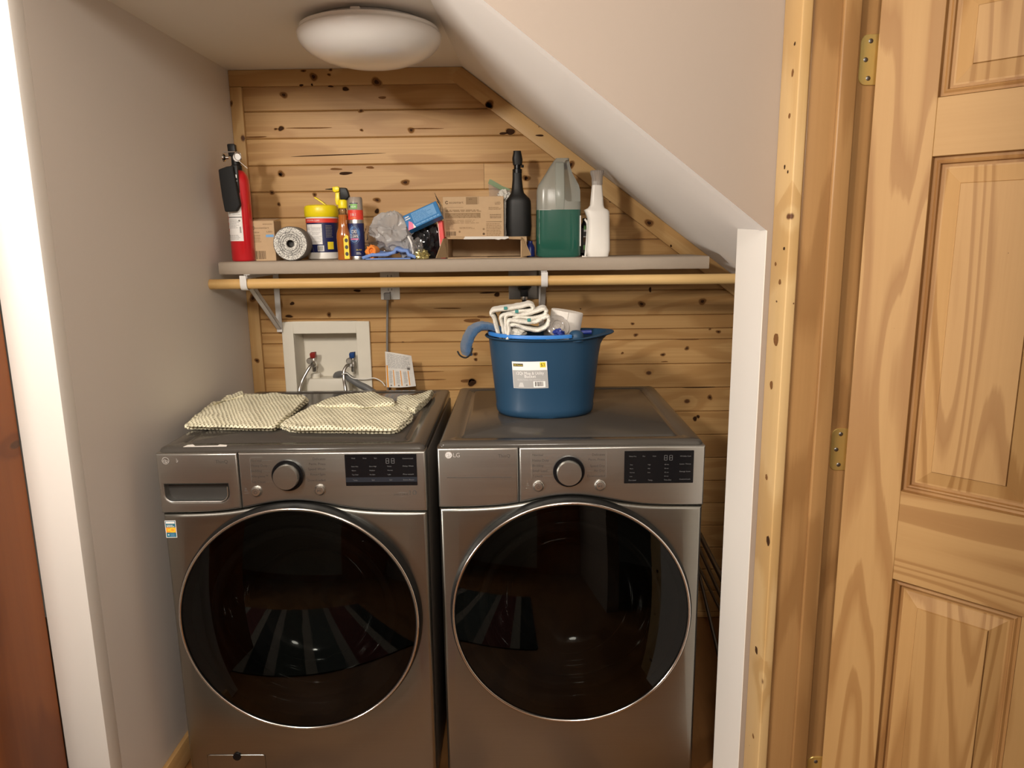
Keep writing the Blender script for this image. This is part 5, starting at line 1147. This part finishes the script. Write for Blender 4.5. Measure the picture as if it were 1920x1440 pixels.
# ---------------------------------------------------------------- blue bucket and what is in it
bc = (.0745, 2.168); R = thing('mop_bucket', 'blue plastic mop bucket with a price label, standing on the dryer', 'bucket', (bc[0], bc[1], MH))
N = 72
def sec(z, hx, hy, dx=0, sp=0, k=1, dz=0):
    r = []
    for i in range(N):
        a = 2*PI*i/N; c, s_ = math.cos(a), math.sin(a); spout = max(0, c)**10*sp
        r.append((dx+(hx+spout)*k*math.copysign(abs(c)**.9, c), hy*k*math.copysign(abs(s_)**.9, s_), z+dz*max(0, c)**3))
    return r
HB = .2335
outer = [sec(.0, .128, .100), sec(.0015, .139, .109), sec(.010, .1445, .114), sec(.024, .1468, .1165), sec(.030, .1455, .1155), sec(.10, .153, .124), sec(.17, .160, .132), sec(.215, .164, .137, sp=.004), sec(HB-.006, .1655, .139, sp=.022, dz=.004), sec(HB-.004, .174, .147, sp=.028, dz=.006), sec(HB-.001, .1765, .150, sp=.030, dz=.007), sec(HB+.001, .175, .148, sp=.029, dz=.008), sec(HB, .163, .136, sp=.022, dz=.008), sec(.20, .160, .132, sp=.004), sec(.10, .150, .121), sec(.012, .136, .106)]
mb = MB(); mb.loft(outer); mb.build('tub', 'bucket_blue', R, smooth=50)
mb = MB(); pts = []
for k in range(21): a = PI*1.06+PI*.60*k/20; pts.append((.162*math.cos(a)-.006, .150*math.sin(a)-.0, HB+.0045))
pts[0] = (-.168, .02, HB+.004)
rings = [[(x*q, y*q-.0, z+w) for q, w in ((1.012, -.001), (1.012, .0085), (.95, .0095), (.95, 0))] for x, y, z in pts]
mb.loft(rings); mb.build('handle', 'handle_blue', R, bevel=.001, label='bright blue carrying handle')
hh = pts[-1]; mb = MB(); mb.lathe([(.020, -.012), (.0215, 0), (.019, .012), (.012, .018), (.001, .020)], (hh[0]+.014, hh[1]+.022, HB+.004), 24); mb.build('handle_knuckle', 'bucket_blue', R, smooth=70)
# label mapped on the front of the tub
cz0 = at(994, 703, 2.045); l0 = (cz0.x-bc[0], cz0.z-MH); LW, LH = .0985, .078
def onb(u, v, h):
    z = l0[1]+v-u*.045*0; x = l0[0]+u-(v)*.06; f_ = z/.215; hx = .1455+(.164-.1455)*f_; hy = .1155+(.137-.1155)*f_
    x = max(-hx*.98, min(hx*.98, x)); y = -hy*(1-abs(x/hx)**(2/.9))**(.45); return (x, y-.0008-h, z+.03*u)
A = Art(.006); a, b = -LW/2, -LH/2
A.rect(a, b, a+LW, b+LH, 'label_white', 0); A.rect(a+.001, b+.001, a+LW-.001, b+LH*.68, 'label_grey', .0005); A.rect(a+.003, b+LH*.82, a+.031, b+LH*.93, 'print_dark', .0005); A.text('DG home', a+.0045, b+LH*.845, .0048, 'yellow_print', .0009, width=.025)
A.rect(a+LW-.020, b+LH*.78, a+LW-.004, b+LH*.97, 'yellow_print', .0005); A.text('$3', a+LW-.012, b+LH*.82, .009, 'print_dark', .0009, 'c', width=.011)
A.text('12Qt Mop & Utility', 0, b+LH*.515, .0088, 'label_white', .0009, 'c', width=.078); A.text('Bucket', 0, b+LH*.40, .0088, 'label_white', .0009, 'c', width=.032); A.lines(a+.012, b+LH*.30, a+LW-.006, b+LH*.37, 2, 'print_light', .0009, .35)
A.rect(a+LW*.58, b+.003, a+LW-.008, b+LH*.265, 'label_white', .0009); A.bars(a+LW*.62, b+.006, a+LW-.013, b+LH*.25, 'print_dark', .0012, 14); A.poly([(a+.014, b+.004), (a+.03, b+.004), (a+.027, b+.017), (a+.019, b+.017)], 'print_light', .0009)
A.build('label', onb, R)
# folded terry cloths: strips folded over in S-shaped layers, seen from their edge
def strip(R, name, path, w, th, m, skew=0, y0=0, seed=1):
    P = []; pts = [Vector((a, 0, b)) for a, b in path]
    for i in range(len(pts)-1):
        p0, p1, p2, p3 = pts[max(i-1, 0)], pts[i], pts[i+1], pts[min(i+2, len(pts)-1)]
        for k in range(6):
            t = k/6; P.append(.5*((2*p1)+(p2-p0)*t+(2*p0-5*p1+4*p2-p3)*t*t+(3*p1-p0-3*p2+p3)*t**3))
    P.append(pts[-1]); rings = []
    for i, p in enumerate(P):
        d = (P[min(i+1, len(P)-1)]-P[max(i-1, 0)]).normalized(); nrm = Vector((d.z, 0, -d.x))*th/2; ring = []
        for k in range(12):
            a = 2*PI*k/12; q = math.copysign(abs(math.cos(a))**.5, math.cos(a)); ww = math.copysign(abs(math.sin(a))**.6, math.sin(a))
            nn = 1+.3*noise.noise(Vector((i*.45, k*.8, seed)))
            ring.append(p+nrm*ww*nn+Vector((skew*q, y0+w/2*q+.004*noise.noise(Vector((i*.3, seed, 1))), 0)))
        rings.append(ring)
    mb = MB(); mb.loft(rings); return mb.build(name, m, R, smooth=70)
def bz(px, py, y): p = at(px, py, y); return p
yq = 2.135
def cloth(name, label, group, px, tags, path, y, w, m, seed, th=.0115):
    c = bz(px[0], px[1], y); R = thing(name, label, 'cloth', c, 0, group)
    pp = [(bz(a, b, y).x-c.x, bz(a, b, y).z-c.z) for a, b in path]
    strip(R, 'folded_layer', pp, w, th, m, seed=seed)
    for a, b in tags:
        q = bz(a, b, y-w/2); mb = MB(); mb.box((q.x-c.x-.005, -w/2-.0045, q.z-c.z-.004), (q.x-c.x+.005, -w/2+.004, q.z-c.z+.0045)); mb.build('tag', 'teal_tag', R, bevel=.001)
    return R
cloth('terry_cloth', 'folded white terry cloth, topmost of the stack in the bucket', 'white terry cloths in the bucket', (975, 583), [(948, 578)],
   [(938, 634), (932, 612), (927, 593), (922, 586), (927, 580), (950, 577), (975, 573), (992, 569), (999, 574), (994, 580), (972, 581), (953, 586), (940, 592), (944, 612), (948, 634)], 2.150, .11, 'terry_white', 1, .0125)
cloth('terry_cloth', 'folded white terry cloth in the middle of the stack in the bucket', 'white terry cloths in the bucket', (985, 595), [(969, 584)],
   [(950, 632), (949, 610), (949, 592), (958, 587), (980, 588), (1004, 582), (1018, 577), (1023, 582), (1018, 590), (998, 594), (975, 592), (962, 595)], 2.120, .10, 'terry_white', 2, .012)
cloth('terry_cloth', 'folded white terry cloth lowest in the stack, over the bucket rim', 'white terry cloths in the bucket', (990, 608), [(992, 600)],
   [(952, 634), (955, 616), (953, 602), (962, 599), (985, 602), (1004, 601), (1018, 594), (1026, 592), (1028, 602), (1022, 612), (1006, 617), (985, 613), (968, 607), (957, 607)], 2.090, .085, 'terry_white', 3, .012)
mb = MB(); c = bz(968, 622, 2.09); RR_ = thing('grey_rag', 'dingy white rag tucked under the folded cloths in the bucket', 'cloth', c); blob(mb, (0, 0, 0), (.030, .03, .018), 14, .35, 2, 30, 20, ridge=True); mb.build('rag_body', 'terry_white', RR_, smooth=60)
# blue cloth over the rim
c = bz(890, 625, 2.15); R = thing('blue_microfibre_cloth', 'blue microfibre cloth hanging over the left side of the bucket', 'cloth', c)
pp = [(bz(a, b, 2.15).x-c.x, bz(a, b, 2.15).z-c.z) for a, b in ((945, 622), (928, 615), (912, 611), (898, 612), (886, 620), (878, 634), (874, 650), (875, 664))]
strip(R, 'cloth_fold', pp, .075, .022, 'terry_blue', seed=6, skew=-.012)
mb = MB(); e0 = Vector((pp[-1][0], 0, pp[-1][1]+.004)); mb.tube([e0+Vector((-.024, -.034, .010)), e0+Vector((-.016, -.040, -.002)), e0+Vector((0, -.042, -.008)), e0+Vector((.014, -.04, .002)), e0+Vector((.020, -.036, .02))], .0025, 8, sub=4); mb.build('hem', 'black_cloth', R)
# paper roll and small tub at the right of the bucket
c = bz(1060, 604, 2.19); R = thing('paper_towel_roll', 'white paper towel roll leaning in the right side of the bucket', 'paper roll', c); R.rotation_euler = (0, .17, 0)
mb = MB(); mb.lathe([(.020, .034), (.047, .034), (.048, .030), (.048, -.13), (.02, -.13)], n=48); mb.build('paper_windings', 'paper_roll', R, smooth=40)
mb = MB(); mb.tube([(.048*math.cos(a), .048*math.sin(a), .0) for a in ()] or [(.0, -.0490, .034), (.0, -.0490, -.12)], .0012, 6); mb.build('loose_edge', 'paper_roll', R)
c = bz(1046, 612, 2.075); R = thing('clear_tub', 'small clear plastic tub with round lid tilted in the bucket', 'tub', c); R.rotation_euler = (.95, .45, 0)
mb = MB(); mb.lathe([(.026, -.055), (.030, -.01), (.034, -.004), (.0345, .002), (.032, .005), (.029, .0035), (.019, .0035), (.017, .006), (.015, .0035), (.008, .0035), (.006, .0055), (.001, .005)], n=44); mb.build('lid', 'clear_cap', R, smooth=30)
mb = MB(); mb.lathe([(.022, -.052), (.024, -.016)], n=24); mb.build('contents', 'white_plastic', R)
c = bz(1047, 625, 2.06); R = thing('blue_scrub_pad', 'dark blue bunched scrub pad beside the clear tub in the bucket', 'scrub pad', c); mb = MB(); blob(mb, (0, 0, 0), (.017, .014, .012), 9, .4, 2, 28, 18, ridge=True); mb.build('pad_body', 'deep_blue', R, smooth=40)
c = bz(1090, 624, 2.16); R = thing('blue_brush', 'dark blue brush handle lying across the right side of the bucket', 'brush', c); mb = MB(); mb.tube([(-.035, 0, -.004), (0, 0, .001), (.030, 0, .002)], .0065, 12, sub=4); mb.build('brush_handle', 'deep_blue', R, smooth=60)

# ---------------------------------------------------------------- folded drying rack between dryer and the right side
R = thing('drying_rack', 'folded grey drying rack in the dark gap right of the dryer', 'drying rack', (.60, 2.3, 0))
def rel(px, py, y): p = at(px, py, y); return Vector((p.x-.60, p.y-2.3, p.z))
for a, b, r in (((1316, 1010), (1366, 1110), .009), ((1316, 1040), (1366, 1150), .006), ((1318, 1106), (1362, 1290), .006), ((1316, 1075), (1366, 1175), .005)):
    p0, p1 = rel(*a, 2.52), rel(*b, 2.15); d = (p1-p0)
    k1 = (p1.z-.012)/(-d.z) if d.z < 0 else 0; e = p1+d*min(k1, .6); mb = MB(); mb.tube([p0-d*.25, p0, p1, e], r, 12); mb.build('rail', 'dark_metal', R)
